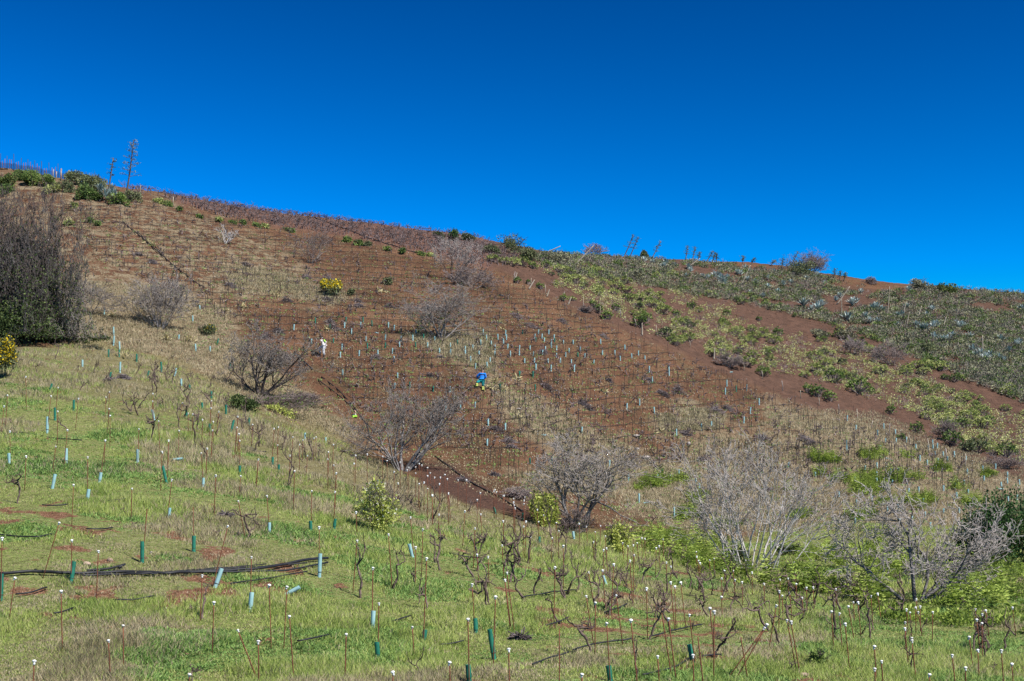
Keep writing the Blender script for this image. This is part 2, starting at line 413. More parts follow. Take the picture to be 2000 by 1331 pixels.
c = t.mix(s2.outputs[2], c, t.ramp(fin, [(.3, (.035, .022, .018)), (.7, (.12, .065, .045))]))
bmp = t.math('ADD', t.math('MULTIPLY', fin, 1.0), t.math('MULTIPLY', micro, .5))
t.bsdf(c, .95, .1, bump=bmp, bstr=.9, bdist=.12); M['ground'] = t.m

regA = np.stack([m_green, m_dry, m_dark, np.ones_like(m_green)], -1).reshape(-1, 4)
m_green = m_green * (1 - .75 * m_strawy * (1 - m_bare)); regA[:, 0] = m_green.ravel(); regA[:, 1] = np.maximum(m_dry, m_strawy * .9).ravel()
m_green = np.maximum(m_green, m_strawy)
regB = np.stack([m_olive, m_hill, m_grav, np.ones_like(m_green)], -1).reshape(-1, 4)
ground = link_mesh('ground', np.stack([GX, GY, GZ], -1).reshape(-1, 3), F_, M['ground'], attrs={'region': regA, 'region2': regB, 'bare': m_bare.ravel()}, smooth=True)
tag(ground, kind='structure')

G3 = lambda *c: list(c)
M['grass'] = mat_plant('grass_blades', [(.12, (.13, .19, .04)), (.36, (.26, .35, .075)), (.62, (.40, .45, .13)), (.88, (.56, .52, .27))], .3, .45, obj=False)
M['lush'] = mat_plant('lush_weeds', [(.2, (.11, .18, .045)), (.5, (.20, .33, .085)), (.8, (.32, .45, .14))], .3, .6, obj=False)
M['straw'] = mat_plant('dry_grass', [(.2, (.17, .15, .075)), (.45, (.33, .28, .16)), (.7, (.47, .39, .25)), (.9, (.58, .49, .35))], .25, .5, obj=False)
M['fern'] = mat_plant('fern', [(.2, (.055, .085, .02)), (.45, (.17, .245, .038)), (.72, (.34, .43, .08)), (.9, (.44, .50, .13))], .35, .8, obj=False)
M['scrub'] = mat_plant('scrub', [(.12, (.06, .06, .042)), (.38, (.165, .16, .11)), (.6, (.25, .245, .155)), (.8, (.38, .37, .20))], .15, .5, obj=False)
M['rosette'] = mat_plant('rosette_leaves', [(.10, (.10, .14, .04)), (.35, (.24, .29, .08)), (.6, (.40, .44, .14)), (.88, (.60, .60, .27))], .25, .35)
M['rosette_green'] = mat_plant('green_leaves', [(.2, (.06, .10, .03)), (.5, (.13, .20, .05)), (.8, (.24, .31, .08))], .25, .6)
M['leaf_dark'] = mat_plant('dark_leaves', [(.2, (.03, .05, .015)), (.5, (.07, .105, .03)), (.8, (.15, .19, .05))], .2, .7)
M['leaf_evergreen'] = mat_plant('evergreen_leaves', [(.2, (.014, .038, .012)), (.5, (.035, .085, .024)), (.8, (.08, .15, .04))], .15, .7)
M['leaf_olive'] = mat_plant('olive_leaves', [(.2, (.06, .075, .035)), (.5, (.13, .155, .07)), (.8, (.23, .25, .12))], .2, .7)
M['leaf_lime'] = mat_plant('lime_leaves', [(.2, (.17, .20, .035)), (.5, (.37, .42, .08)), (.8, (.55, .58, .17))], .35, .9)
M['blossom_yellow'] = mat_plant('yellow_blossom', [(.2, (.42, .30, .01)), (.5, (.68, .50, .015)), (.8, (.80, .66, .05))], .3, .9)
M['blossom_white'] = mat_plant('white_blossom', [(.2, (.60, .58, .42)), (.8, (.80, .78, .66))], .3, .9)
M['agave'] = mat_plant('agave_leaves', [(.2, (.15, .21, .19)), (.5, (.31, .39, .36)), (.8, (.56, .62, .58))], .1, .7, .5)
M['bark_grey'] = mat_bark('grey_bark', (.115, .098, .086), (.37, .325, .295))
M['bark_pale'] = mat_bark('pale_bark', (.30, .28, .26), (.62, .58, .55))
M['bark_twig'] = mat_bark('pale_twigs', (.14, .12, .106), (.40, .355, .325))
M['bark_limb'] = mat_bark('limb_bark', (.06, .052, .048), (.26, .24, .23), 5)
M['bark_dark'] = mat_bark('dark_bark', (.045, .036, .032), (.14, .11, .10))
M['bark_purple'] = mat_bark('brown_twigs', (.12, .092, .083), (.32, .26, .24))
M['vine'] = mat_bark('vine_bark', (.045, .030, .024), (.17, .12, .10), 9)
M['vine_far'] = mat_bark('vine_wood', (.085, .062, .058), (.27, .205, .20), 1.5)
M['stalk'] = mat_bark('flower_stalk', (.06, .05, .045), (.16, .13, .11), 3)
M['stalk_pale'] = mat_bark('dry_stalk', (.22, .18, .13), (.42, .36, .28), 3)
M['rust'] = mat_flat('rusted_rod', (.085, .028, .016), (.21, .072, .036), 12, .85, .3)
M['cap'] = mat_bark('white_plastic', (.50, .48, .44), (.84, .84, .82), 3, .5)
M['tube_cyan'] = mat_flat('pale_blue_plastic', (.28, .50, .50), (.43, .64, .63), 4, .5, .4, .3)
M['tube_green'] = mat_flat('dark_green_plastic', (.010, .12, .075), (.028, .20, .125), 4, .5, .4, .15)
M['hose'] = mat_flat('black_plastic_hose', (.010, .010, .012), (.024, .024, .027), 4, .55, .3)
M['wire'] = mat_flat('dark_wire', (.020, .016, .014), (.050, .038, .032), 4, .7, .3)
M['rock'] = mat_bark('stone', (.20, .17, .15), (.50, .44, .39), 3)
M['skin'] = mat_flat('skin', (.22, .10, .065), (.30, .15, .10), 8, .55, .3)
M['hair'] = mat_flat('dark_hair', (.008, .007, .007), (.02, .016, .014), 20, .7, .3)
M['shirt_pink'] = mat_flat('pale_shirt', (.74, .64, .59), (.84, .75, .70), 6, .85, .1)
M['trousers_grey'] = mat_flat('light_grey_trousers', (.62, .59, .57), (.76, .73, .71), 6, .85, .1)
M['shoe'] = mat_flat('dark_boots', (.03, .028, .03), (.06, .055, .055), 6, .6, .3)
M['shirt_blue'] = mat_flat('blue_sweater', (.012, .14, .52), (.02, .22, .68), 6, .8, .15)
M['trousers_teal'] = mat_flat('teal_trousers', (.005, .15, .16), (.01, .23, .23), 6, .8, .15)
M['gaiter'] = mat_flat('yellow_boots', (.50, .54, .08), (.68, .72, .22), 6, .6, .3)
M['lime'] = mat_flat('lime_fabric', (.26, .52, .03), (.42, .70, .10), 6, .7, .2)
M['white'] = mat_flat('white_fabric', (.70, .68, .64), (.82, .80, .78), 6, .7, .2)
M['pinkbag'] = mat_flat('pink_fabric', (.62, .36, .28), (.78, .50, .40), 6, .7, .2)
M['tealbag'] = mat_flat('dark_teal_fabric', (.004, .07, .09), (.01, .12, .14), 6, .7, .2)
M['tin'] = mat_flat('dull_metal', (.36, .40, .42), (.60, .64, .66), 9, .35, .6)
M['tin'].node_tree.nodes['Principled BSDF'].inputs['Metallic'].default_value = .6
M['wood'] = mat_bark('weathered_post', (.20, .13, .09), (.42, .32, .24), 3)
M['debris'] = mat_bark('cut_canes', (.07, .055, .055), (.24, .20, .20), 4)
M['palm_straw'] = mat_plant('cut_leaves', [(.2, (.28, .24, .10)), (.8, (.58, .50, .28))], .2, .9)

# ------------------------------------------------------------------ vegetation builders (origin at the base, metres)
def tree_segments(rg, stems, spread, levels, n_child, len0, r0, wob=.22, up=.10, shrink=.62, start=(0.25, 0.9), lean=0.0, base_r=.12, nseg0=6, rmin=.006, minup=None, dev=1.0):
    """recursive branching; returns thick and thin pieces"""
    thick, thin = [], []
    def grow(p, d, L, r, lev):
        ns = nseg0 if lev == 0 else (4 if lev < levels else 3)
        st = L / ns; out = []
        for i in range(ns):
            jx, jy, jz = rg.gauss(0, wob), rg.gauss(0, wob), rg.gauss(0, wob * .8)
            d = (d[0] + jx, d[1] + jy, d[2] + jz + up)
            if minup is not None and d[2] < minup: d = (d[0], d[1], minup)
            q = math.sqrt(d[0]**2 + d[1]**2 + d[2]**2); d = (d[0]/q, d[1]/q, d[2]/q)
            p2 = (p[0] + d[0]*st, p[1] + d[1]*st, max(p[2] + d[2]*st, .04))
            ra = r * (1 - .65 * i / ns); rb = r * (1 - .65 * (i + 1) / ns)
            (thick if lev < 2 else thin).append((p, p2, max(ra, rmin), max(rb, rmin)))
            out.append((p2, d, rb, (i + 1) / ns)); p = p2
        if lev < levels:
            nc = n_child[min(lev, len(n_child) - 1)]
            for k in range(nc):
                f = start[0] + (start[1] - start[0]) * (k + rg.random()) / nc
                j = min(int(f * ns), ns - 1); q, dd, rr, _ = out[j]
                ax = (rg.gauss(0, 1), rg.gauss(0, 1), rg.gauss(0, .7)); s = rg.uniform(.45, .95) * dev
                nd = (dd[0] + ax[0]*s, dd[1] + ax[1]*s, dd[2] + ax[2]*s)
                grow(q, nd, L * shrink * rg.uniform(.7, 1.25) * (1 - .35 * f), max(rr * .62, rmin), lev + 1)
    for k in range(stems):
        a = rg.uniform(0, 2 * math.pi); s = spread * math.sqrt(rg.uniform(.02, 1))
        d = (math.sin(s) * math.cos(a) + lean, math.sin(s) * math.sin(a) * .8, math.cos(s))
        b = (math.cos(a) * base_r * rg.random(), math.sin(a) * base_r * rg.random(), -.12)
        grow(b, d, len0 * rg.uniform(.75, 1.15), r0 * rg.uniform(.6, 1.1), 0)
    return thick, thin

def fit(pieces, H, W, W2=None):
    """scale a list of piece-lists to overall height H and width W, in place of guessing growth lengths"""
    allp = [s for L in pieces for s in L]
    X = np.array([s[1] for s in allp]); hx = np.percentile(X[:, 0], [2.5, 97.5]); hz = np.percentile(X[:, 2], 98.5)
    hy = np.percentile(X[:, 1], [.5, 99.5])
    sx = W / max(hx[1] - hx[0], .1); sy = (W2 or W * .85) / max(hy[1] - hy[0], .1); sz = H / hz
    sc = np.array([sx, sy, sz]); res = []
    for L in pieces:
        if not L: res.append(None); continue
        P0 = np.array([s[0] for s in L]) * sc; P1 = np.array([s[1] for s in L]) * sc
        res.append((P0, P1, np.array([s[2] for s in L]), np.array([s[3] for s in L])))
    return res, (hx[0] * sx, hx[1] * sx)

def bare_tree(name, u, v, H_px, u0, u1, seed, label, cat='tree', bark='bark_grey', twig=None, stems=5, spread=.8, levels=4, n_child=(5, 4, 4, 2),
              wob=.2, up=.08, leaf=None, leaf_n=0, leaf_low=1.0, leaf_size=.09, r0=.09, rmin=.011, group=None, minup=None, dz=0, pos=None, start=(.25, .9), base_r=.15, dev=1.2):
    g = pos or gpt(u, v); sc = FPX / g.y
    H = H_px / sc; W = (u1 - u0) / sc
    rg = random.Random(seed)
    lists = tree_segments(rg, stems, spread, levels, n_child, 2.0, r0, wob, up, rmin=rmin, minup=minup, start=start, base_r=base_r, dev=dev)
    (th, tn), (xa, xb) = fit(lists, H, W)
    # centre the crown where the photograph has it, stems stay rooted
    cxm = ((u0 + u1) / 2 - u) / sc - (xa + xb) / 2
    def shear(P): P = P.copy(); P[:, 0] += cxm * np.clip(P[:, 2] / (H * .6), 0, 1); return P
    # follow the slope: crown pieces never dive under the ground
    def lift(P):
        gz = height(P[:, 0] + g.x, P[:, 1] + g.y) - g.z; P = P.copy(); m = P[:, 2] > .0
        P[m, 2] = np.maximum(P[m, 2], gz[m] + .03); return P
    root = empty(name, g)
    tag(root, label, cat, group)
    V, F = segs_mesh(lift(shear(th[0])), lift(shear(th[1])), th[2], th[3], 5)
    link_mesh('trunk', V, F, M[bark], root, smooth=True)
    if tn is not None:
        A0, A1 = lift(shear(tn[0])), lift(shear(tn[1]))
        V, F = segs_mesh(A0, A1, tn[2], tn[3], 3)
        link_mesh('crown', V, F, M[twig or bark], root)
        if leaf:
            n_r = np.random.default_rng(seed)
            P = A1[n_r.integers(0, len(A1), leaf_n * 3)]
            keep = n_r.uniform(0, 1, len(P)) < np.clip((leaf_low * H - P[:, 2]) / (H * .5) + .12, 0, 1) ** 1.3
            P = P[keep][:leaf_n] + n_r.normal(0, .06, (min(leaf_n, keep.sum()), 3))
            V, F, tn_ = leaf_quads(P, leaf_size, .2, .6, n_r)
            link_mesh('leaves', V, F, M[leaf], root, attrs={'tint': tn_})
    return root

def blob_points(nr, n, W, D, H, lumps=9, shell=.55, ground=True):
    """points through an uneven crown built of overlapping lumps"""
    cs = []
    for _ in range(lumps):
        a = nr.uniform(0, 2 * np.pi); r = math.sqrt(nr.uniform(0, 1)) * .62
        h = nr.uniform(.22, .72) * (1 - .45 * r)
        cs.append((math.cos(a) * r * W / 2, math.sin(a) * r * D / 2, h * H, nr.uniform(.20, .42) * (1 - .25 * r)))
    cs = np.array(cs); k = nr.integers(0, lumps, n)
    d = nr.normal(size=(n, 3)); d /= np.linalg.norm(d, axis=1, keepdims=True)
    rr = np.where(nr.uniform(0, 1, n) < .75, nr.uniform(shell, 1.05, n), nr.uniform(.1, 1, n))
    P = cs[k, :3] + d * rr[:, None] * cs[k, 3:4] * np.array([W * .75, D * .75, H * .85])
    N = d; z = P[:, 2]; P[:, 2] = np.where(z < .02, np.abs(z) * .5 + .02, z)
    return P, N

def leafy_shrub(name, g, W, H, seed, label, cat, mat, n=1500, size=.1, blossom=None, bl_n=0, stems=10, bark='bark_dark', lumps=9, aspect=.55, group=None, shell=.5, leaf_name='leaves', D=None):
    nr = np.random.default_rng(seed); rg = random.Random(seed)
    root = empty(name, g); tag(root, label, cat, group)
    D = D or W * .9
    P, N = blob_points(nr, n, W, D, H, lumps, shell)
    gz = height(P[:, 0] + g.x, P[:, 1] + g.y) - g.z; P[:, 2] = np.maximum(P[:, 2] + gz * np.clip(1 - P[:, 2] / H, 0, 1), gz + .02)
    V, F, tt = leaf_quads(P, size, .35, aspect, nr, N=N * .8)
    link_mesh(leaf_name, V, F, M[mat], root, attrs={'tint': tt})
    th, tn = tree_segments(rg, stems, .8, 2, (4, 3), 1.0, .02, .2, .1, rmin=.006)
    (a, b), _ = fit([th, tn], H * .85, W * .8, D * .8)
    P0 = np.concatenate([a[0], b[0]]); P1 = np.concatenate([a[1], b[1]])
    V, F = segs_mesh(P0, P1, np.concatenate([a[2], b[2]]), np.concatenate([a[3], b[3]]), 3)
    link_mesh('stems', V, F, M[bark], root)
    if blossom:
        top = P[:, 2] / H + .25 * N[:, 2] + nr.uniform(-.2, .2, len(P)) > .28
        Q = P[top]; Q = Q[nr.integers(0, len(Q), bl_n)] + nr.normal(0, .04, (bl_n, 3))
        V, F, tt = leaf_quads(Q, size * .75, .6, .95, nr)
        link_mesh('blossom', V, F, M[blossom], root, attrs={'tint': tt})
    return root
# ------------------------------------------------------------------ trees, bushes and shrubs, each placed on the ground where the photograph has it
K = {}
K['left-edge dark thicket'] = (70, 560)
later_thicket = True
bare_tree('thicket_tree', -5, 662, 285, -150, 112, 101, 'tallest dark leafless tree of the left-edge thicket, its top reaching the brown slope', 'tree', 'bark_dark', 'bark_dark', stems=26, spread=1.1, levels=4, n_child=(8, 6, 4, 3), wob=.34, up=.09, leaf='leaf_dark', leaf_n=13000, leaf_low=.9, leaf_size=.16, r0=.10, rmin=.014, base_r=1.6, dev=2.2)
bare_tree('thicket_tree', 62, 668, 205, -30, 150, 119, 'dark tangled tree forming the middle dome of the left-edge thicket', 'tree', 'bark_dark', 'bark_limb', stems=24, spread=1.15, levels=4, n_child=(7, 6, 4, 3), wob=.34, up=.06, leaf='leaf_dark', leaf_n=9000, leaf_low=.9, leaf_size=.16, r0=.08, rmin=.013, base_r=1.2, dev=2.2)
bare_tree('thicket_tree', 108, 666, 128, 20, 174, 120, 'grey twiggy tree bulging from the lower right side of the left-edge thicket', 'tree', 'bark_dark', 'bark_grey', stems=20, spread=1.4, levels=4, n_child=(7, 5, 4, 3), wob=.34, up=.0, leaf='leaf_dark', leaf_n=9000, leaf_low=.8, leaf_size=.15, r0=.06, rmin=.012, base_r=1.0, dev=2.2)
bare_tree('bare_shrub', 175, 612, 60, 140, 232, 102, 'pale wispy leafless shrub just right of the dark left thicket', 'shrub', 'bark_grey', stems=7, spread=1.1, levels=3, n_child=(6, 5, 4), r0=.03, rmin=.0115)
bare_tree('bare_shrub', 312, 642, 104, 254, 372, 103, 'pale brushy leafless shrub with upright stems and a few green leaves at its foot', 'shrub', 'bark_grey', 'bark_grey', stems=24, spread=.95, levels=3, n_child=(5, 5, 4), wob=.12, leaf='leaf_lime', leaf_n=260, leaf_low=.3, leaf_size=.16, r0=.035, rmin=.0115)
K['pale brushy shrub'] = (312, 600)
bare_tree('bare_tree', 606, 514, 66, 574, 642, 104, 'small grey leafless tree high on the brown slope left of centre', bark='bark_grey', twig='bark_purple', stems=8, spread=.8, levels=4, n_child=(4, 4, 4, 2), r0=.05, rmin=.010)
K['small grey upper tree'] = (606, 490)
bare_tree('bare_tree', 885, 548, 78, 848, 940, 105, 'grey leafless tree on the upper brown slope with its brush trailing right', bark='bark_dark', twig='bark_twig', stems=7, spread=.8, levels=4, n_child=(5, 5, 4, 2), r0=.07, rmin=.010)
bare_tree('brush_thicket', 925, 562, 36, 875, 965, 106, 'low tangle of grey brush at the foot of the upper bare tree', 'brush', bark='bark_purple', stems=16, spread=1.2, levels=3, n_child=(6, 5, 4), r0=.04, rmin=.012)
K['upper bare tree'] = (890, 520)
bare_tree('bare_tree', 862, 662, 104, 792, 942, 107, 'broad grey leafless tree with dark green leaves low down, mid slope', bark='bark_grey', twig='bark_twig', stems=11, spread=1.0, levels=4, n_child=(6, 5, 4, 3), leaf='leaf_dark', leaf_n=1500, leaf_low=.5, leaf_size=.17, r0=.08, rmin=.009)
K['mid-slope tree with green foot'] = (866, 620)
bare_tree('bare_tree', 508, 772, 130, 458, 622, 108, 'leafless tree left of centre leaning right over the gully edge', bark='bark_dark', twig='bark_twig', stems=9, spread=.9, levels=4, n_child=(6, 5, 4, 3), r0=.11, rmin=.0115, leaf='leaf_olive', leaf_n=200, leaf_low=.3)
K['leaning leafless tree'] = (530, 715)
bare_tree('bare_tree', 788, 920, 172, 686, 905, 109, 'large grey leafless tree at the centre behind the white-flowering bush', bark='bark_limb', twig='bark_twig', stems=9, spread=1.0, levels=4, n_child=(6, 5, 4, 3), r0=.12, rmin=.0115)
K['large central bare tree'] = (790, 845)
bare_tree('bare_tree', 1125, 1030, 172, 1040, 1245, 110, 'leafless tree with dark crooked trunks and brown suckers beside the round yellow-green bush', bark='bark_limb', twig='bark_twig', stems=7, spread=.9, levels=4, n_child=(6, 5, 4, 3), r0=.13, rmin=.0115, leaf='leaf_lime', leaf_n=250, leaf_low=.4)
K['crooked dark-trunked bare tree'] = (1140, 950)
bare_tree('bare_tree', 1472, 1112, 242, 1330, 1640, 111, 'big pale leafless tree fanning out in many upright stems at right', bark='bark_pale', twig='bark_twig', stems=24, spread=.98, levels=4, n_child=(4, 4, 4, 2), wob=.11, up=.05, base_r=.9, dev=.9, r0=.06, rmin=.010, start=(.3, .95))
K['big pale fan-shaped tree'] = (1480, 1000)
bare_tree('bare_tree', 1790, 1176, 222, 1655, 1965, 112, 'spreading leafless tree with a short trunk standing in ferns at lower right', bark='bark_limb', twig='bark_twig', stems=6, spread=1.1, levels=4, n_child=(7, 6, 5, 3), wob=.26, up=.03, r0=.085, rmin=.010)
K['spreading tree in the ferns'] = (1800, 1080)
bare_tree('bare_shrub', 440, 476, 34, 422, 462, 113, 'small pale leaning dead shrub on the upper left slope', 'shrub', 'bark_pale', stems=5, spread=.8, levels=3, n_child=(4, 4, 3), r0=.05, rmin=.014)
for i, (u, v, h, a, b, lab) in enumerate([
    (1665, 692, 34, 1645, 1690, 'purple-grey twiggy shrub on the right slope, left one of a pair'),
    (1738, 712, 44, 1698, 1762, 'larger purple-grey twiggy shrub on the right slope, right one of a pair'),
    (1425, 718, 26, 1400, 1455, 'low dark woody shrub beside the vineyard edge on the right'),
    (1145, 612, 14, 1128, 1160, 'small dark twiggy shrub by the upper vineyard edge'),
    (1850, 862, 40, 1822, 1875, 'tangled dark shrub with sparse leaves near the right end of the vineyard edge'),
    (1700, 556, 14, 1691, 1713, 'little round leafless bush standing on the red ridge track'),
    (1162, 496, 22, 1143, 1184, 'purplish leafless bush on the ridge left of two leaning flower stalks'),
    (595, 790, 22, 560, 640, 'low brush of grey twigs on the bank right of the leaning leafless tree'),
    (530, 800, 34, 470, 610, 'brown scrubby growth with some leaves beneath the leaning leafless tree'),
    (1120, 1045, 50, 1095, 1150, 'red-brown suckers bristling at the foot of the crooked bare tree'),
    (1960, 915, 26, 1925, 1999, 'grey twiggy shrub at the right edge below the volcanic slope'),
    (1010, 975, 22, 985, 1040, 'pinkish grey heap of vine prunings on the crest beside the yellow-green bush')]):
    bare_tree('bare_shrub', u, v, h, a, b, 130 + i, lab, 'shrub', 'bark_purple', 'bark_purple', stems=18, spread=1.1, levels=3, n_child=(5, 4, 4), r0=.03, rmin=.009 if v > 760 else .014,
              leaf='leaf_dark' if i in (4, 8) else None, leaf_n=350, leaf_low=.9, leaf_size=.16)

def px_shrub(name, u, v, h, wpx, seed, lab, cat, mat, n, size_px, **kw):
    g = gpt(u, v); sc = FPX / g.y
    return leafy_shrub(name, g, wpx / sc, h / sc, seed, lab, cat, mat, n, size_px / sc, **kw)
px_shrub('leafy_bush', 40, 672, 120, 210, 199, 'dense dark-leaved bush filling the lower half of the left-edge thicket', 'bush', 'leaf_dark', 6000, 4.5, stems=24, lumps=22, shell=.35)
px_shrub('flowering_shrub', 738, 1040, 128, 108, 201, 'white-flowering green bush growing in the grass near the centre', 'bush', 'leaf_lime', 2600, 6, blossom='blossom_white', bl_n=420, stems=22, lumps=16, shell=.3)
K['white-flowering bush'] = (740, 980)
px_shrub('leafy_bush', 1062, 1030, 82, 76, 202, 'round yellow-green bush left of the crooked dark-trunked bare tree', 'bush', 'leaf_lime', 2600, 6, lumps=12, shell=.4)
K['round yellow-green bush'] = (1062, 990)
px_shrub('leafy_bush', 1207, 1082, 78, 62, 203, 'small green bush right of centre between the two large bare trees', 'bush', 'leaf_lime', 1700, 6, stems=22, shell=.3, lumps=14)
K['small green bush'] = (1207, 1045)
px_shrub('evergreen_bush', 1975, 1106, 158, 225, 204, 'dense dark evergreen bush at the right edge', 'bush', 'leaf_evergreen', 15000, 6, lumps=20, shell=.6)
K['dark evergreen bush'] = (1950, 1040)
px_shrub('broom_shrub', 652, 576, 38, 56, 205, 'bright yellow blooming shrub on the brown slope', 'shrub', 'leaf_olive', 1300, 4.5, blossom='blossom_yellow', bl_n=1500, lumps=9)
K['bright yellow shrub'] = (650, 555)
px_shrub('broom_shrub', 8, 738, 92, 72, 206, 'yellow-flowering shrub cut off by the left edge of the view', 'shrub', 'leaf_olive', 2500, 5, blossom='blossom_yellow', bl_n=1800, lumps=12)
K['left-edge yellow shrub'] = (12, 690)
px_shrub('round_shrub', 686, 577, 12, 18, 207, 'little grey-green tuft just right of the bright yellow shrub', 'shrub', 'leaf_olive', 260, 3.5)
px_shrub('round_shrub', 756, 556, 17, 20, 208, 'small ball-shaped green shrub between the yellow shrub and the upper bare tree', 'shrub', 'leaf_olive', 420, 3.5)
K['small ball-shaped shrub'] = (756, 548)
px_shrub('round_shrub', 405, 653, 22, 40, 209, 'low rounded grey-green shrub with yellow tips right of the pale brushy shrub', 'shrub', 'leaf_olive', 900, 4, blossom='blossom_yellow', bl_n=90)
K['low rounded grey-green shrub'] = (405, 645)
px_shrub('leafy_bush', 470, 800, 36, 90, 210, 'ragged green undergrowth on the bank under the leaning leafless tree', 'bush', 'leaf_dark', 1500, 5, shell=.3)
px_shrub('leafy_bush', 545, 812, 26, 70, 211, 'mixed lime and brown bramble right of the bank undergrowth', 'bush', 'leaf_lime', 500, 5, shell=.3)
px_shrub('leafy_bush', 1130, 1032, 20, 70, 212, 'fresh green growth around the foot of the crooked bare tree', 'bush', 'leaf_lime', 420, 6)
px_shrub('leafy_bush', 1440, 1105, 46, 70, 213, 'dark leafy undergrowth at the left foot of the big pale tree', 'bush', 'leaf_evergreen', 900, 6, shell=.3)
px_shrub('leafy_bush', 1545, 1085, 24, 70, 214, 'dark ivy-like growth at the right foot of the big pale tree', 'bush', 'leaf_dark', 500, 6, shell=.3)
px_shrub('leafy_bush', 1597, 1299, 34, 44, 215, 'compact dark green weed clump in the lower right grass', 'bush', 'rosette_green', 600, 6)
# along the skyline and ridge
sky_sh = [(885,466,24,22,'leaf_evergreen','fresh green bush poking above the vineyard skyline'),(858,462,10,26,'leaf_olive','faint low bush on the skyline left of the fresh green one'),
 (912,468,17,34,'leaf_olive','brownish bush on the skyline right of the fresh green one'),(1000,492,42,58,'leaf_olive','tall grey-green bush where the vineyard skyline meets the ridge'),
 (960,492,18,44,'leaf_olive','low bushy growth left of the tall ridge bush'),(1035,505,30,52,'leaf_olive','grey-green bush right of the tall ridge bush'),
 (1085,516,30,70,'scrub','broad rounded grey scrub at the top of the volcanic slope'),(1110,510,20,46,'scrub','smaller grey scrub next to the broad rounded one'),
 (1258,504,16,18,'leaf_olive','small olive bush on the ridge between leaning stalks'),(1560,534,36,78,'leaf_olive','large round bush on the ridge with dry twigs above its right side'),
 (1592,533,30,44,'bark_purple','leafless purple crown on the right shoulder of the large ridge bush'),(1800,562,24,52,'scrub','grey bush on the right skyline'),
 (1848,570,22,44,'leaf_dark','dark green bush right of the grey skyline bush'),(1600,655,14,34,'scrub','grey scrub mound below the ridge'),(1655,660,18,44,'scrub','soft grey-green mound beside the long-leaved agave'),
 (1770,668,18,40,'scrub','grey-green mound left of the olive dome'),(1818,688,26,44,'leaf_olive','olive dome-shaped shrub among the agaves on the right slope'),(1240,545,22,40,'scrub','dark grey mound under the two leaning stalks'),
 (1535,668,22,32,'blossom_yellow','')]
for i, (u, v, h, wd, mt, lab) in enumerate(sky_sh):
    if not lab: continue
    if mt == 'bark_purple':
        bare_tree('bare_shrub', u, v, h, u - wd / 2, u + wd / 2, 260 + i, lab, 'shrub', 'bark_purple', stems=24, spread=1.0, levels=3, n_child=(5, 4, 4), r0=.04, rmin=.014); continue
    px_shrub('ridge_bush', u, v + 4, h + 4, wd, 240 + i, lab, 'bush', mt, 1500, 3.4, shell=.5)
bare_tree('bare_shrub', 1560, 536, 42, 1525, 1612, 281, 'halo of dry twigs rising from the large round ridge bush', 'shrub', 'bark_purple', stems=20, spread=1.0, levels=3, n_child=(4, 4, 4), r0=.03, rmin=.013)
K['large round ridge bush'] = (1560, 515); K['tall grey-green ridge bush'] = (1000, 470)
# the hedge of succulents below the fence at the upper left, and the green tufts along the hilltop track
for i, (u, v, h, wd, mt) in enumerate([(14,362,20,34,'leaf_dark'),(40,352,20,30,'rosette_green'),(62,360,26,36,'rosette_green'),(90,366,24,30,'rosette_green'),(15,378,14,34,'rosette_green'),(100,378,18,34,'rosette'),
   (128,376,20,30,'leaf_olive'),(150,362,24,44,'leaf_olive'),(180,372,26,50,'leaf_olive'),(165,388,24,34,'rosette_green'),(195,392,16,26,'rosette_green'),(222,398,16,24,'rosette_green'),(240,400,22,28,'rosette_green'),
   (262,392,18,26,'leaf_olive'),(310,398,14,22,'rosette'),(328,403,12,18,'rosette_green'),(350,412,8,14,'rosette_green'),(390,426,9,16,'rosette_green'),(428,433,9,18,'rosette'),(455,437,8,20,'rosette_green'),(475,438,10,14,'rosette_green'),
   (502,443,9,20,'rosette_green'),(520,446,9,20,'rosette'),(565,454,9,26,'rosette_green'),(678,472,12,18,'rosette_green'),(700,478,12,24,'rosette_green'),(718,480,12,20,'leaf_olive'),(758,490,9,16,'rosette_green'),(785,494,12,16,'rosette_green'),
   (822,499,9,20,'rosette_green'),(842,501,8,20,'rosette'),(108,432,8,14,'rosette'),(135,440,10,22,'rosette'),(176,436,12,14,'rosette_green'),(190,442,10,14,'rosette_green'),(145,404,8,12,'rosette')]):
    h, wd = (h * 1.35, wd * 1.3) if u < 300 and v < 410 else (h, wd)
    o = px_shrub('succulent_shrub' if 'ros' in mt else 'hedge_shrub', u, v, h, wd, 300 + i, 'x', 'shrub', mt, int(14 * h * wd / 12) + 120, 3.6, shell=.5)
    o['auto'] = 'leafy green clump' if u > 300 else 'leafy hedge shrub'
    o['group'] = 'leafy clumps along the top of the left slope'

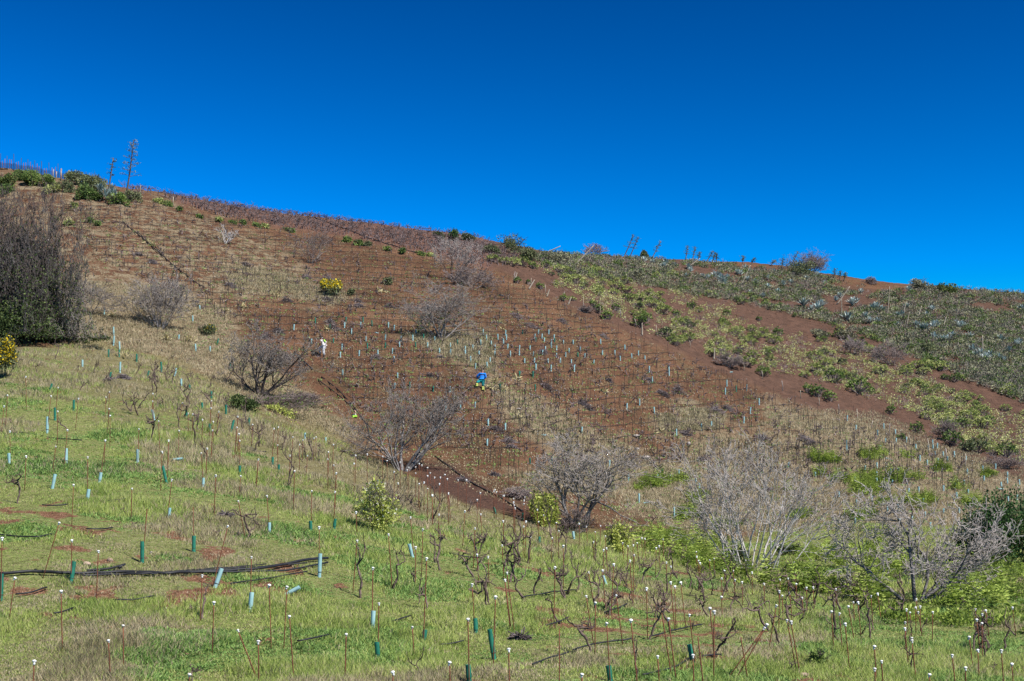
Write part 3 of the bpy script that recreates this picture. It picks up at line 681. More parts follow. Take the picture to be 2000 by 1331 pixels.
# ------------------------------------------------------------------ rosette shrubs of the right-hand volcanic slope
def make_rosette(seed, W, H, n_r, mat):
    nr = np.random.default_rng(seed); root = empty('rosette_shrub', (0, 0, 0)); Pc = []
    while len(Pc) < n_r:
        p = nr.uniform(-1, 1, 2)
        if p @ p > 1: continue
        z = math.sqrt(max(0, 1 - p @ p)) * nr.uniform(.55, 1.05); Pc.append((p[0] * W / 2, p[1] * W / 2, z * H + .05))
    Pc = np.array(Pc); kl = 11
    P = np.repeat(Pc, kl, 0); N = nr.normal(size=P.shape); N[:, 2] = np.abs(N[:, 2]) * .5 + .15
    N += P * np.array([1.0, 1.0, .4]) * .5; N /= np.linalg.norm(N, axis=1, keepdims=True)
    V, F, tt = leaf_quads(P, .19, .1, .38, nr, N=N * 2.2)
    tt = np.repeat(np.clip(np.repeat(nr.uniform(0, 1, n_r), kl) + nr.normal(0, .12, len(P)), 0, 1), 4)
    link_mesh('leaves', V, F, M[mat], root, attrs={'tint': tt})
    base = np.zeros_like(Pc) + nr.normal(0, .05, Pc.shape) * np.array([1, 1, 0]); base[:, 2] = -.1
    mid = Pc * np.array([.6, .6, .45]) + nr.normal(0, .03, Pc.shape)
    V, F = segs_mesh(np.concatenate([base, mid]), np.concatenate([mid, Pc]), np.full(2 * n_r, .022), np.full(2 * n_r, .014), 3)
    link_mesh('stems', V, F, M['bark_purple'], root)
    return root
protos = [make_rosette(400 + i, w_, h_, n_, m_) for i, (w_, h_, n_, m_) in enumerate([
    (1.7, .95, 60, 'rosette'), (1.4, .8, 44, 'rosette'), (1.1, .7, 30, 'rosette'), (2.1, .9, 74, 'rosette'),
    (1.3, 1.0, 50, 'rosette_green'), (1.6, 1.1, 66, 'rosette_green'), (.9, .6, 26, 'rosette_green'), (1.2, .6, 40, 'leaf_olive')])]
used = set()
def place_proto(k, g, s, rz):
    o = protos[k] if k not in used else copy_tree(protos[k]); used.add(k)
    o.location = g; o.scale = (s, s, s); o.rotation_euler = (0, 0, rz); return o
BAND = [(1080,535),(1180,560),(1260,600),(1340,632),(1420,660),(1500,682),(1600,704),(1700,734),(1780,768),(1860,800),(1990,862)]
ros_pos = []
fixed = [(1010,553,6,1.0),(1032,556,6,.8),(1055,565,4,.8),(1020,520,0,1.2),(962,512,3,1.0),(985,516,0,.9),(1003,520,0,1.1),(1040,525,4,1.0),(1100,588,4,.8),(1168,612,4,1.0),(1186,624,4,1.1),(1204,608,4,.9),(1250,640,4,1.3),(1262,628,4,1.1),
 (1158,600,4,.8),(1490,735,5,1.0),(1629,746,5,1.4),(1677,768,5,1.6),(1597,776,4,1.3),(1620,783,4,1.1),(1578,768,4,1.0),(1740,808,4,.9),(1700,770,4,.8),(1855,842,4,1.2),(1880,835,4,1.0),(1905,885,7,1.8),(1888,882,7,1.4),(1965,893,5,1.2),(1930,830,4,1.1),
 (1300,660,7,1.6),(1320,670,0,1.1),(1345,668,0,1.1),(1385,680,2,1.0),(1860,870,5,1.2),(1482,627,4,.7),(1552,620,4,.6),(1610,668,4,.8),(1815,725,4,.9),(1830,760,6,.9),(1790,845,4,1.0),(1760,860,6,.9)]
for u, v, k, s in fixed: ros_pos.append((u, v, k, s))
r2 = random.Random(5)
while len(ros_pos) < 232:
    i = r2.randrange(len(BAND) - 1); f = r2.random(); u = BAND[i][0] * (1 - f) + BAND[i+1][0] * f; v = BAND[i][1] * (1 - f) + BAND[i+1][1] * f
    wdt = 26 + 16 * min(max((u - 1100) / 300, 0), 1); v += r2.gauss(0, wdt * .62); u += r2.uniform(-16, 16)
    if fbm(np.array(u / 46.), np.array(v / 30.), 2) < .40: continue
    ros_pos.append((u, v, r2.choice([0, 0, 1, 2, 3, 3, 4, 7, 1]), r2.uniform(.6, 1.15)))
UB = [(1060,525),(1150,540),(1280,560),(1420,585),(1500,610),(1590,650),(1680,685),(1760,715),(1850,745),(1950,770),(2000,785)]
while len(ros_pos) < 296:
    i = r2.randrange(len(UB) - 1); f = r2.random(); u = UB[i][0] * (1 - f) + UB[i+1][0] * f; v = UB[i][1] * (1 - f) + UB[i+1][1] * f - r2.uniform(0, 26)
    ros_pos.append((u, v, r2.choice([0, 1, 2, 4, 5, 6, 6, 7]), r2.uniform(.7, 1.15)))
for (u, v, k, s) in ros_pos:
    g = ghit(u, v, dmin=100)
    if g is None: continue
    o = place_proto(k, g - Vector((0, 0, .05)), s, r2.uniform(0, 6.28))
    o['category'] = 'shrub'; o['group'] = 'rosette-leaved shrubs on the right-hand volcanic slope'
    o['auto'] = 'pale yellow-green rosette shrub' if k < 4 else ('dusky olive shrub' if k == 7 else 'rich green rosette shrub')

# ------------------------------------------------------------------ agaves and their flower stalks
def make_agave(seed, n=26, L=1.0):
    nr = np.random.default_rng(seed); parts = []
    for i in range(n):
        a = i * 2.4 + nr.uniform(-.2, .2); el = nr.uniform(.55, 1.42); l = L * nr.uniform(.75, 1.1); wd = .085 * L
        d = np.array([math.cos(a) * math.cos(el), math.sin(a) * math.cos(el), math.sin(el)]); s = np.array([-math.sin(a), math.cos(a), 0])
        up = np.cross(s, d)
        t_ = np.array([0, .3, .65, 1.0]); ww = np.array([.7, 1.0, .75, .05]) * wd
        c = d[None] * (t_ * l)[:, None] + np.array([0, 0, -1.0])[None] * (t_ ** 2 * l * .12)[:, None]
        lft = c - s * ww[:, None]; rgt = c + s * ww[:, None]; bot = c - up * (ww * .45)[:, None]
        V = np.stack([lft, bot, rgt], 1).reshape(-1, 3)
        F = []
        for q in range(3):
            b = q * 3; F += [[b, b+1, b+4, b+3], [b+1, b+2, b+5, b+4]]
        parts.append((V, np.array(F)))
    V, F = join(parts); root = empty('agave', (0, 0, 0))
    link_mesh('leaves', V, F, M['agave'], root, attrs={'tint': np.repeat(nr.uniform(0, 1, n), 12)})
    return root
ag_pr = [make_agave(500 + i, 22 + 5 * i) for i in range(4)]; ag_used = set()
ag = [(1655,628,1.9),(1243,512,1.4),(1258,514,1.4),(1213,500,1.2),(1206,499,1.0),(1275,517,1.1),(1300,520,1.4),(1296,524,1.2),(1318,522,1.1),(1345,526,1.3),(1349,533,1.2),(1395,541,1.3),(1403,540,1.3),(1440,536,1.3),(1447,540,1.2),
 (1408,552,1.8),(1413,558,1.8),(1420,548,1.4),(1460,552,1.2),(1475,556,1.2),(1500,548,1.1),(1512,532,1.0),(1597,541,1.3),(1590,545,1.1),(1455,528,1.2),(1463,533,1.0),(1382,548,1.2),(1372,545,1.1),(1465,577,1.3),(1490,583,1.1),(1500,565,1.2),
 (1570,598,1.8),(1597,607,1.9),(1605,600,1.5),(1585,608,1.4),(1575,548,1.1),(1610,556,1.1),(1633,590,1.2),(1640,583,1.2),(1665,597,1.8),(1672,593,1.5),(1705,609,1.6),(1712,606,1.6),(1722,610,1.4),(1682,572,1.2),(1690,622,1.5),(1698,632,1.3),(1712,634,1.3),
 (1753,622,1.3),(1762,620,1.3),(1775,571,1.4),(1770,604,1.2),(1800,646,1.5),(1808,648,1.5),(1823,645,1.5),(1790,640,1.2),(1755,640,1.2),(1830,638,1.2),(1875,642,1.4),(1880,640,1.3),(1868,636,1.2),(1825,665,1.4),(1840,670,1.4),(1850,668,1.3),(1860,660,1.2),
 (1900,690,1.5),(1915,698,1.5),(1925,706,1.5),(1935,700,1.4),(1950,704,1.3),(1960,710,1.2),(1905,700,1.2),(1893,662,1.2),(1955,668,1.4),(1985,680,1.4),(1990,675,1.3),(1995,610,1.5),(1970,690,1.2),(1810,620,1.2),(1820,610,1.2),(1545,556,1.2),(1530,560,1.2),(1520,575,1.2),(1340,545,1.0),
 (208,392,1.7),(212,386,1.5),(222,388,1.5),(225,392,1.4),(172,362,1.5),(176,364,1.3),(196,377,1.4),(218,372,1.0)]
for i, (u, v, L) in enumerate(ag):
    g = ghit(u, v, dmin=100)
    if g is None: continue
    k = i % 4; o = ag_pr[k] if k not in ag_used else copy_tree(ag_pr[k]); ag_used.add(k)
    o.location = g + Vector((0, 0, .1)); o.scale = (L * .9,) * 3; o.rotation_euler = (0, 0, r2.uniform(0, 6.28))
    o['category'] = 'agave'; o['group'] = 'blue-grey agaves'
    o['auto'] = 'blue-grey agave' if i else 'x'
    if i == 0: o['label'] = 'largest silver agave with long spiky leaves above the bare brown strip'; K['largest silver agave'] = (1655, 615)
def flower_stalk(ub, vb, ut, vt, lab, side=.5, mat='stalk', pods=True, n=16, leafc='leaf_olive', bottom=.4, seed=0):
    g = ghit(ub, vb, dmin=100)
    if g is None:
        a = (ub - 1000) / FPX; i = int(np.searchsorted(ga, a)); m = (gy > 100) & (gy < 330); j = int(np.argmax(np.where(m, EL[:, i], -9)))
        g = Vector((a * gy[j], gy[j], GZ[j, i]))
    nr = np.random.default_rng(900 + seed)
    root = empty('agave_stalk', g); tag(root, lab, 'flower stalk', 'dead agave flower stalks')
    T = np.array([(ut - 1000) / FPX * g.y - g.x, 0, (HOR - vt) / FPX * g.y - g.z]); L = np.linalg.norm(T)
    tt = np.linspace(-.05, 1, 9); pth = tt[:, None] * T[None]
    pth[:, 0] += np.sin(tt * 5) * .02 * L * .3
    V, F = tube_mesh(pth, np.linspace(.11, .05, 9), 6); link_mesh('stem', V, F, M[mat], root, smooth=True)
    if not pods: return root
    P0, P1, Q = [], [], []
    for k in range(n):
        f = bottom + (1 - bottom) * (k + .5) / n; s = (1.12 - f) * L * side * .42 + .10; a = k * 2.4 + nr.uniform(-.4, .4)
        b = f * T; e = b + np.array([math.cos(a) * s, math.sin(a) * s, s * .28])
        P0.append(b); P1.append(e); Q.append(e)
    V, F = segs_mesh(P0, P1, np.full(n, .03), np.full(n, .022), 4); link_mesh('branches', V, F, M[mat], root)
    Q = np.array(Q); Q = np.repeat(Q, 14, 0) + nr.normal(0, 1, (len(Q) * 14, 3)) * np.array([.17, .17, .05])
    V, F, t4 = leaf_quads(Q, .17, .8, .6, nr); link_mesh('seed_heads', V, F, M[leafc], root, attrs={'tint': t4})
    return root
flower_stalk(247, 378, 262, 276, 'tallest dark flower stalk with green side clusters on the upper left skyline', .42, n=24, leafc='leaf_olive', bottom=.3, seed=1)
K['tallest flower stalk'] = (255, 325)
flower_stalk(209, 385, 222, 309, 'slimmer leaning flower stalk left of the tallest one', .22, n=7, leafc='leaf_dark', bottom=.5, seed=2)
for i, q in enumerate([(1219,497,1238,459,'leftmost of two parallel flower stalks leaning right on the ridge'),(1230,498,1247,463,'right one of two parallel flower stalks leaning right on the ridge'),(1273,503,1291,471,'single flower stalk leaning right, just right of the parallel pair'),
  (1339,508,1343,481,'upright tufted stalk, first in the row on the middle ridge'),(1352,508,1358,483,'tufted stalk just right of the first upright one on the ridge'),(1363,511,1367,493,'short stalk between the tufted and the crossing stalks'),(1380,512,1393,491,'flower stalk slanting right near the end of the stalk row'),
  (1391,512,1398,494,'reddish stalk crossing the last thin upright one'),(1399,513,1400,496,'thin upright stalk ending the middle row'),(1450,517,1452,501,'short stalk on the ridge left of the round bush'),(1466,518,1474,505,'small slanting stalk near the ridge track'),
  (1505,520,1514,509,'tiny stalk at the ridge track left of the round bush'),(1540,530,1559,492,'thin stalk slanting over the large round ridge bush'),(1628,548,1631,525,'thin dry stalk right of the large round ridge bush'),(1640,548,1642,530,'second thin stalk right of the large round ridge bush'),(1648,550,1652,533,'third thin stalk right of the large round ridge bush'),(1525,535,1530,505,'twiggy stalk at the left shoulder of the large round ridge bush')]):
    flower_stalk(*q[:4], q[4], .30, 'stalk', True, 10, 'stalk_leafless' if False else 'leaf_dark', .35, 10 + i)
for i, q in enumerate([(1123,518,1160,480,'pale fallen stalk leaning across the scrub at the ridge'),(1070,490,1095,481,'pale thin stalk lying against the ridge bushes'),(1347,521,1367,505,'pale bare stalk leaning right below the ridge row'),(1447,560,1466,518,'long bare stalk tilted in the agave field'),
  (1005,548,1010,533,'short pale leaning stub by the upper vineyard corner'),(1033,565,1044,547,'pale leaning stub, second from the upper vineyard corner'),(1068,580,1073,566,'pale curved stub, third from the upper vineyard corner'),(1110,594,1116,581,'pale stub, fourth from the upper vineyard corner'),
  (1254,655,1254,632,'upright pale stub on the vineyard edge mid way'),(1394,702,1396,680,'upright pale stub on the right of the vineyard edge'),(1643,622,1644,585,'tall thin pale stalk rising left of the largest silver agave'),(1732,625,1738,560,'tall thin grey stalk right of the largest silver agave'),
  (1762,620,1770,590,'thin grey stalk among the right agave clusters'),(1792,622,1800,598,'pale thin stalk right of the agave clusters'),(1770,640,1776,610,'faint dry stalk at the right of the agave field'),(1842,638,1848,620,'dark short stalk by the far right agaves'),(1919,690,1919,655,'upright grey stalk among the far right agaves'),(1635,595,1660,560,'dark stalk slanting right below the ridge track')]):
    flower_stalk(*q[:4], q[4], mat='stalk_pale', pods=False, seed=40 + i)
K['two parallel leaning stalks'] = (1233, 478)
# ------------------------------------------------------------------ stakes, grow tubes and vines (pixel lists read off the photograph, in 2000 px units)
def cv(L, ox, oy, s): return [tuple([ox + q[0] / s, oy + q[1] / s, ox + q[2] / s, oy + q[3] / s] + list(q[4:])) for q in L]
NC = 'nocap'
ST = []
ST += cv([(475,120,474,350),(568,30,540,255),(874,90,868,305),(910,30,903,260),(927,242,905,450),(1088,98,1100,280),(1120,73,1115,210),(1297,30,1297,215),(1302,222,1292,330),(1290,358,1325,555),(398,270,388,495),(322,475,232,775),(392,570,385,800),
 (12,558,3,900),(85,773,48,1005),(532,628,520,905),(795,400,770,690,NC),(1047,390,1045,630,NC),(1230,493,1148,825),(1358,660,1352,955),(1092,760,1082,1010),(1158,905,1147,1175),(328,845,337,1170),(668,1030,668,1270),(590,1110,598,1331),(180,1225,172,1480),
 (1288,1055,1390,1320),(1025,1295,1023,1520),(713,290,708,455),(1166,218,1157,440),(140,115,133,300),(300,62,283,210)], 0, 850, 2.768)
ST += cv([(165,0,152,175,NC),(221,213,237,435),(386,62,378,280),(490,183,485,425),(630,188,622,410),(639,75,630,180),(535,402,536,700),(233,752,246,1135),(342,762,322,1128),(353,940,383,1331),(165,1092,172,1360),(697,1048,690,1340),(895,862,890,1190),
 (858,648,853,1020),(763,483,738,800),(759,312,763,440),(953,445,975,780),(1086,342,1105,580),(1116,523,1115,760),(1160,415,1152,700),(1183,590,1163,1120),(1098,1003,1108,1190),(1257,325,1255,480),(1414,305,1400,525),(1475,408,1465,650),(1509,323,1520,500),
 (1487,567,1497,750),(1553,580,1560,760),(1457,747,1475,1040),(1432,957,1440,1340),(1598,822,1585,1240),(1321,1218,1328,1470),(980,1275,983,1480),(1655,720,1695,1035),(1678,1137,1683,1420),(1645,365,1648,520),(1315,195,1328,370),(1218,208,1220,390),(1138,140,1130,300)], 450, 900, 3.087)
ST += cv([(113,237,115,395),(107,403,120,640),(270,240,262,500),(254,275,250,500),(356,243,360,400),(302,345,295,530),(448,353,440,520),(494,305,490,500),(524,407,526,700),(477,250,475,430),(632,255,638,410),(683,275,690,400),(675,225,672,340),(468,553,460,940),
 (140,590,192,1000),(125,640,165,1000),(695,587,740,840),(680,750,730,1070),(743,795,740,1170),(793,575,815,860),(868,533,850,890),(885,745,930,1080),(820,935,845,1340),(985,915,1030,1360),(980,508,995,800),(1008,470,1000,820),(1092,698,1100,1040),(1257,657,1285,985),
 (1285,685,1293,990),(1324,658,1362,975),(1385,878,1425,1220),(1243,905,1295,1331),(1195,865,1265,1310,NC),(1167,1160,1185,1440),(1410,1155,1420,1440),(652,1285,655,1500),(497,970,498,1440,NC),(1445,1030,1485,1400,NC),(1525,833,1560,1200),(1553,855,1550,1331),
 (1603,755,1610,900),(1898,968,1640,1320),(1915,945,1700,1320),(1735,1030,1785,1330,NC),(1606,628,1608,780),(1695,638,1690,790),(1745,655,1750,820),(1625,577,1628,690),(1685,577,1690,700),(1810,588,1815,740),(1893,665,1900,820),(1523,505,1525,630),(1553,495,1558,620),
 (1447,508,1450,700),(1434,480,1437,620),(1456,525,1455,715),(1431,448,1433,580),(1229,520,1230,730),(1257,548,1260,740),(1158,422,1155,620),(1178,408,1180,560),(1205,362,1207,500),(1143,298,1145,450),(1062,285,1065,430),(1060,353,1063,500),(1080,358,1085,530),
 (1028,388,1040,520),(1002,402,1000,540),(965,408,960,600),(930,388,935,520),(812,340,815,470),(800,435,800,600),(818,423,825,610),(742,312,745,460),(730,380,735,520),(778,270,775,430),(445,158,450,300),(390,198,392,320),(347,160,350,300),(553,175,560,300),(572,178,575,310),(521,152,525,280),
 (437,158,439,290),(695,165,697,270),(1000,330,1003,440),(1355,400,1358,500),(1540,230,1543,330),(1340,322,1342,420)], 950, 950, 3.493)
ST += cv([(437,990,447,1185),(478,1000,490,1190),(502,1050,525,1275),(519,965,548,1135),(313,873,318,1000),(347,872,352,990),(264,855,268,980),(291,922,300,1030),(232,898,245,1060),(223,828,226,930),(182,833,185,950),(179,890,178,1090),(196,912,200,1060),(165,960,130,1170),
 (220,1033,265,1280),(238,1040,280,1285),(257,800,258,900),(458,880,460,1000),(643,1160,657,1340),(678,1232,690,1380),(645,1270,655,1420),(920,1300,920,1450),(792,1072,815,1275),(798,1043,800,1200),(830,1120,845,1300),(833,1133,852,1340),(933,993,930,1135),(859,993,880,1110),
 (822,995,830,1120),(846,970,850,1100),(805,980,812,1100),(868,965,872,1090),(1030,1205,1045,1370),(1090,1265,1095,1430),(1110,1115,1130,1280),(1154,1180,1160,1330),(1148,1030,1165,1200),(1170,1047,1175,1250),(1178,1003,1185,1170),(1192,985,1210,1130),(1265,1180,1280,1360),
 (1323,1248,1332,1430),(1141,978,1145,1110),(1320,970,1340,1110),(628,913,640,1070),(663,903,680,1040),(545,945,550,1050),(565,945,580,1110),(854,930,858,1040),(106,855,108,960)], 1450, 800, 2.507)
ST += cv([(102,675,93,890),(204,745,205,1005),(263,605,250,770),(461,660,455,900),(403,762,385,860),(399,895,368,1185),(450,828,430,1085),(452,1015,447,1280),(589,747,575,1010),(614,915,587,1165),(649,677,630,850),(724,777,722,985),(805,658,792,900),(857,863,845,1060),(825,902,818,1115),
 (853,995,838,1200),(857,1047,857,1290),(975,843,965,1000),(901,663,875,850),(1078,805,1062,970),(1173,852,1185,1090),(1193,875,1200,1100),(1190,935,1190,1240),(1236,1090,1247,1331),(1282,848,1268,1030),(1290,715,1285,860),(1113,655,1095,800),(1140,650,1145,745),(1260,560,1260,710),(1367,805,1372,990),
 (1410,775,1395,930),(1460,898,1455,1060),(1423,948,1390,1130),(1398,1165,1388,1390),(1470,1030,1468,1200),(1508,1038,1495,1230),(1521,948,1515,1050),(1582,1080,1575,1320),(1610,905,1600,1070),(1646,990,1635,1175),(1652,935,1650,1060),(1665,1097,1650,1300),(1656,1165,1650,1380),
 (1691,890,1685,1080),(1744,940,1740,1100),(1763,860,1762,1035),(1706,1015,1690,1200),(1818,993,1795,1175),(1856,1055,1845,1250),(1851,1140,1830,1350),(1865,1190,1860,1390),(1871,1243,1875,1400),(1947,980,1945,1125),(1957,1030,1950,1190),(1970,1117,1960,1310),(55,888,42,1150),(33,975,8,1200),
 (78,1170,80,1400),(524,1160,500,1440),(820,1240,812,1440),(1082,1152,1075,1450),(1315,1240,1312,1440),(490,560,490,700),(727,350,722,450),(880,330,860,470),(1028,345,1000,470),(1040,378,1035,500),(1108,420,1090,560),(967,510,930,720),(207,575,205,740),(320,405,310,490),(268,410,262,490),
 (640,525,610,680),(875,600,860,760),(1015,630,1000,750),(1358,620,1350,760),(1380,595,1375,720),(1440,540,1430,700),(1490,700,1480,850),(1550,640,1545,800),(1630,740,1610,900),(1718,718,1715,850),(1640,560,1630,690),(1675,565,1670,690),(1750,650,1750,790),(1800,600,1800,700)], 0, 550, 3.996)
ST += cv([(78,577,70,760),(42,610,30,810),(40,655,30,850),(137,550,137,695),(290,650,288,770),(184,658,165,810),(298,690,285,790),(215,712,200,900),(210,783,192,1000),(222,825,205,980),(228,870,228,1090),(70,1098,60,1331),(15,920,5,1100),(50,800,38,1010),(55,745,55,890),
 (348,990,333,1190),(473,897,475,1075),(450,790,435,1020),(476,780,470,960),(553,965,545,1170),(583,1067,577,1320),(571,845,565,1000),(615,893,615,1060),(637,865,635,1000),(666,965,660,1100),(709,852,708,1000),(723,845,722,990),(798,988,800,1190),(803,943,802,1100),(838,1028,838,1130),
 (855,1080,845,1330),(835,893,830,1060),(875,843,870,1000),(668,770,665,900),(546,730,545,860),(596,725,595,850),(521,780,515,930),(417,685,412,810),(934,907,934,1040),(951,885,950,1020)], 400, 600, 3.327)
CREST = [(400+x/3.327, 600+y/3.327) for x, y in [(985,878),(1003,887),(980,965),(1055,957),(970,1017),(857,762),(781,762),(797,815),(728,803),(1155,970),(1185,1000),(1270,1010),(1370,1040),(1393,1018),(1410,1028),(1447,1045),(1447,1097),(1465,1077),(1493,1107),(1325,1043),(1370,1080),(1425,1140),
  (1530,1107),(1560,1090),(1575,1117),(1583,1213),(1645,1125),(1690,1083),(1700,1125),(1735,1127),(1770,1140),(1812,1155),(1875,1147),(1885,1187),(1895,1203),(1915,1170),(1945,1225),(1790,1208),(1770,1253),(1393,1150),(1447,1180),(1478,1225),(1525,1150),(1230,1070),(1255,1145),(1315,1060)]]
CREST += [(950+x/3.493, 950+y/3.493) for x, y in [(50,35),(115,65),(185,85),(185,110),(210,52),(235,57),(262,75),(257,97),(256,120),(195,150),(190,130)]]
stakes = []
for q in ST:
    g = ghit(q[2], q[3])
    if g is None or g.y > 118: continue
    stakes.append([g, q[0], q[1], len(q) > 4])
for (u, v) in CREST:                                   # only the cap shows over the crest
    g = ghit(u, v, dz=1.3)
    if g is None or g.y > 110: continue
    stakes.append([g, u, v, False])
stakes.sort(key=lambda s: s[0].y)
stakes = stakes[:300]
def make_stake(capped):
    root = empty('capped_stake' if capped else 'bare_stake', (0, 0, 0))
    V, F = tube_mesh([(0, 0, -.15), (0, 0, .3), (0, 0, .7), (0, 0, 1)], .0125, 6)
    rod = link_mesh('rod', V, F, M['rust'], root, smooth=True)
    if capped:
        V, F = lathe([(.0, -.075), (.022, -.07), (.024, -.025), (.018, -.018), (.040, -.012), (.046, .004), (.040, .018), (.022, .030), (0, .034)], 10)
        link_mesh('cap', V, F, M['cap'], root, smooth=True)
    return root
pr_st = {True: make_stake(True), False: make_stake(False)}; st_used = set()
for g, uc, vc, nocap in stakes:
    k = not nocap
    o = pr_st[k] if k not in st_used else copy_tree(pr_st[k]); st_used.add(k)
    top = Vector(((uc - 1000) / FPX * g.y, g.y + RND.uniform(-.06, .06), (HOR - vc) / FPX * g.y)); d = top - g; h = min(d.length, 2.3)
    if d.z < .3: d.z = 1.2; h = 1.2
    o.location = g; o.rotation_euler = d.to_track_quat('Z', 'Y').to_euler()
    for ch in o.children:
        if ch.name.startswith('rod'): ch.scale = (1, 1, h)
        else: ch.location = (0, 0, h); q_ = RND.uniform(.7, .98); ch.scale = (q_, q_, q_); ch.rotation_euler = (RND.uniform(-.3, .3), RND.uniform(-.3, .3), 0)
    tilt = math.degrees(math.atan2(d.x, d.z)); far = g.y > 66
    state = 'upright' if abs(tilt) < 4 else ('right-leaning' if tilt > 0 else 'left-leaning')
    o['category'] = 'stake'; o['group'] = 'thin rusty stakes in the grassy vineyard'
    o['auto'] = (state + ' rusty stake with white cap') if k else state + ' rusty stake without a cap'

# grow tubes: (u, v_top, v_bottom[, lean px, colour])
TU = []
def tb(L, ox, oy, s, col, h=None): 
    for q in L:
        x, y0 = q[0], q[1]; y1 = q[2] if h is None else y0 + h
        ln = q[3] if len(q) > 3 else 0
        TU.append((ox + x / s, oy + y0 / s, oy + y1 / s, ln / s, col))
tb([(357,72,157),(472,292,352,6),(538,202,255,10),(744,78,150,4),(912,412,450,6),(50,98,157),(283,210,290,16),(1098,262,280),(1162,715,825,40),(1352,850,955,8)], 0, 850, 2.768, 'c')
tb([(900,165,260,-20),(1297,165,215),(385,682,800,20),(3,750,895),(768,575,690,6),(1047,545,632,4)], 0, 850, 2.768, 'g')
tb([(236,390,437),(536,560,702),(120,795,910,8),(856,905,1020,8),(1098,500,582,-22)], 450, 900, 3.087, 'c')
tb([(485,367,425),(625,350,410,8),(890,1093,1190,-8),(1163,1018,1115,14),(1480,950,1040,-8),(1440,1230,1331,-10),(1590,1013,1198,-24)], 450, 900, 3.087, 'g')
tb([(845,1235,1335,-8),(1412,1075,1215,-24),(250,180,225),(360,372,400),(65,140,190,-16)], 950, 950, 3.493, 'g')
tb([(597,312,360,-6),(818,617,672,-22),(1042,50,115),(1282,140,225)], 950, 950, 3.493, 'c')
tb([(887,355,420),(885,425,500,8),(934,470,530),(936,628,715),(644,612,665),(1560,180,215),(1504,270,325),(813,215,262),(1640,510,550),(1528,487,545),(368,1055,1185,4),(1362,675,740,14),(1205,1000,1085,-16),(1395,425,460),(1415,760,815)], 0, 550, 3.996, 'c')
tb([(390,795,858,16),(430,985,1085),(575,925,1010),(930,530,590),(848,530,590),(1066,565,628),(850,705,772,20),(1148,695,748,14),(1260,628,710),(1695,445,495,8),(1650,855,925),(1578,945,1000),(1455,1010,1058),(1636,1110,1175),(1763,965,1035),(1803,1080,1175,26),(1945,1075,1125),(1480,808,850),(1795,640,695)], 0, 550, 3.996, 'g')
tb([(43,548,600),(137,635,695),(289,720,770),(170,735,810,20),(227,1030,1090),(440,985,1025),(480,1045,1075)], 400, 600, 3.327, 'g')
tb([(650,818,860),(785,848,880)], 400, 600, 3.327, 'c')
tb([(x, y - 17) for x, y in [(578,130),(907,117),(1012,115),(952,160),(695,222),(1048,205),(1275,205),(1172,195),(890,258),(1266,240),(1352,200),(1447,245),(1525,282),(1595,250),(1595,290),(880,305),(1002,298),(1125,290),(1218,283),(1082,340),(1228,338),(895,425),(1252,445),(1232,508),(1592,532),(1565,655),(1662,645),(1755,633,),(1842,752),(1953,778),(1835,883),(1545,722),
   (1728,338),(1757,380),(1853,350),(1834,375),(1693,265),(1693,297),(1742,262),(1782,300),(1793,230),(1808,165),(1831,200),(1861,235),(1887,262),(1883,303),(1905,195),(1953,165),(1960,200),(1942,225),(1967,255),(1985,300),(1230,135),(1193,115),(1495,208),(1372,160)]], 400, 600, 3.327, 'c', 36)
tb([(x, y - 17) for x, y in [(1087,105),(1028,80),(718,85),(813,125),(835,215),(1057,250),(1172,247),(1371,242),(1333,500),(1483,532),(1920,520),(1420,195),(917,78),(1643,232)]], 400, 600, 3.327, 'g', 36)
tb([(x, y) for x, y in [(205,975),(287,982),(476,982),(178,1005),(233,1010),(252,1035),(307,1045),(307,1085),(328,1015),(402,1050),(478,1050),(57,1100),(57,1145),(140,1098),(262,1103),(348,1103),(445,1120),(532,1110),(238,1135),(345,1150),(418,1150),(566,1160),(166,1148),(98,1200),(175,1200),(282,1203),(378,1200),(463,1200),(637,1205),(187,1245),(303,1255),(487,1252),
   (647,970),(725,970),(738,1000),(672,1010),(692,1050),(790,1036),(890,935),(886,1030),(860,1062),(923,1058),(1014,1055),(970,1025),(985,1018),(998,1015),(880,1102),(845,1180),(803,1138),(705,1135),(934,1165),(987,1090),(987,1140),(1037,1170),(1065,1080),(1065,1115),(1091,1058),(1131,1125),(1131,1165),(1145,1090),(1188,1175),(1290,1170),(1070,1260),(1225,1255),(1478,1250),(1597,1275)]], 1000, 400, 3.996, 'c', 36)
tb([(x, y) for x, y in [(83,975),(187,1030),(307,875),(332,1040),(515,1155),(1390,1170),(60,1300),(165,1300)]], 1000, 400, 3.996, 'g', 34)
tb([(x, y) for x, y in [(457,45),(350,35),(623,48),(1153,55),(1295,78),(1175,130),(1523,48),(1630,70),(1703,155),(1692,213),(1843,185),(1978,168),(995,320),(1085,290),(1190,345),(1932,285),(1868,348),(1823,415),(1592,450),(1523,462),(1347,500),(676,485),(133,460),(12,430),(5,570),(872,720),(1212,820),(1364,785),(1482,850),(1508,885),(1005,825),(1330,1080)]], 950, 700, 3.627, 'c', 46)
tb([(x, y) for x, y in [(235,90),(330,92),(345,185),(98,180),(1930,175),(1770,195),(310,705),(465,700),(1247,780)]], 950, 700, 3.627, 'g', 44)
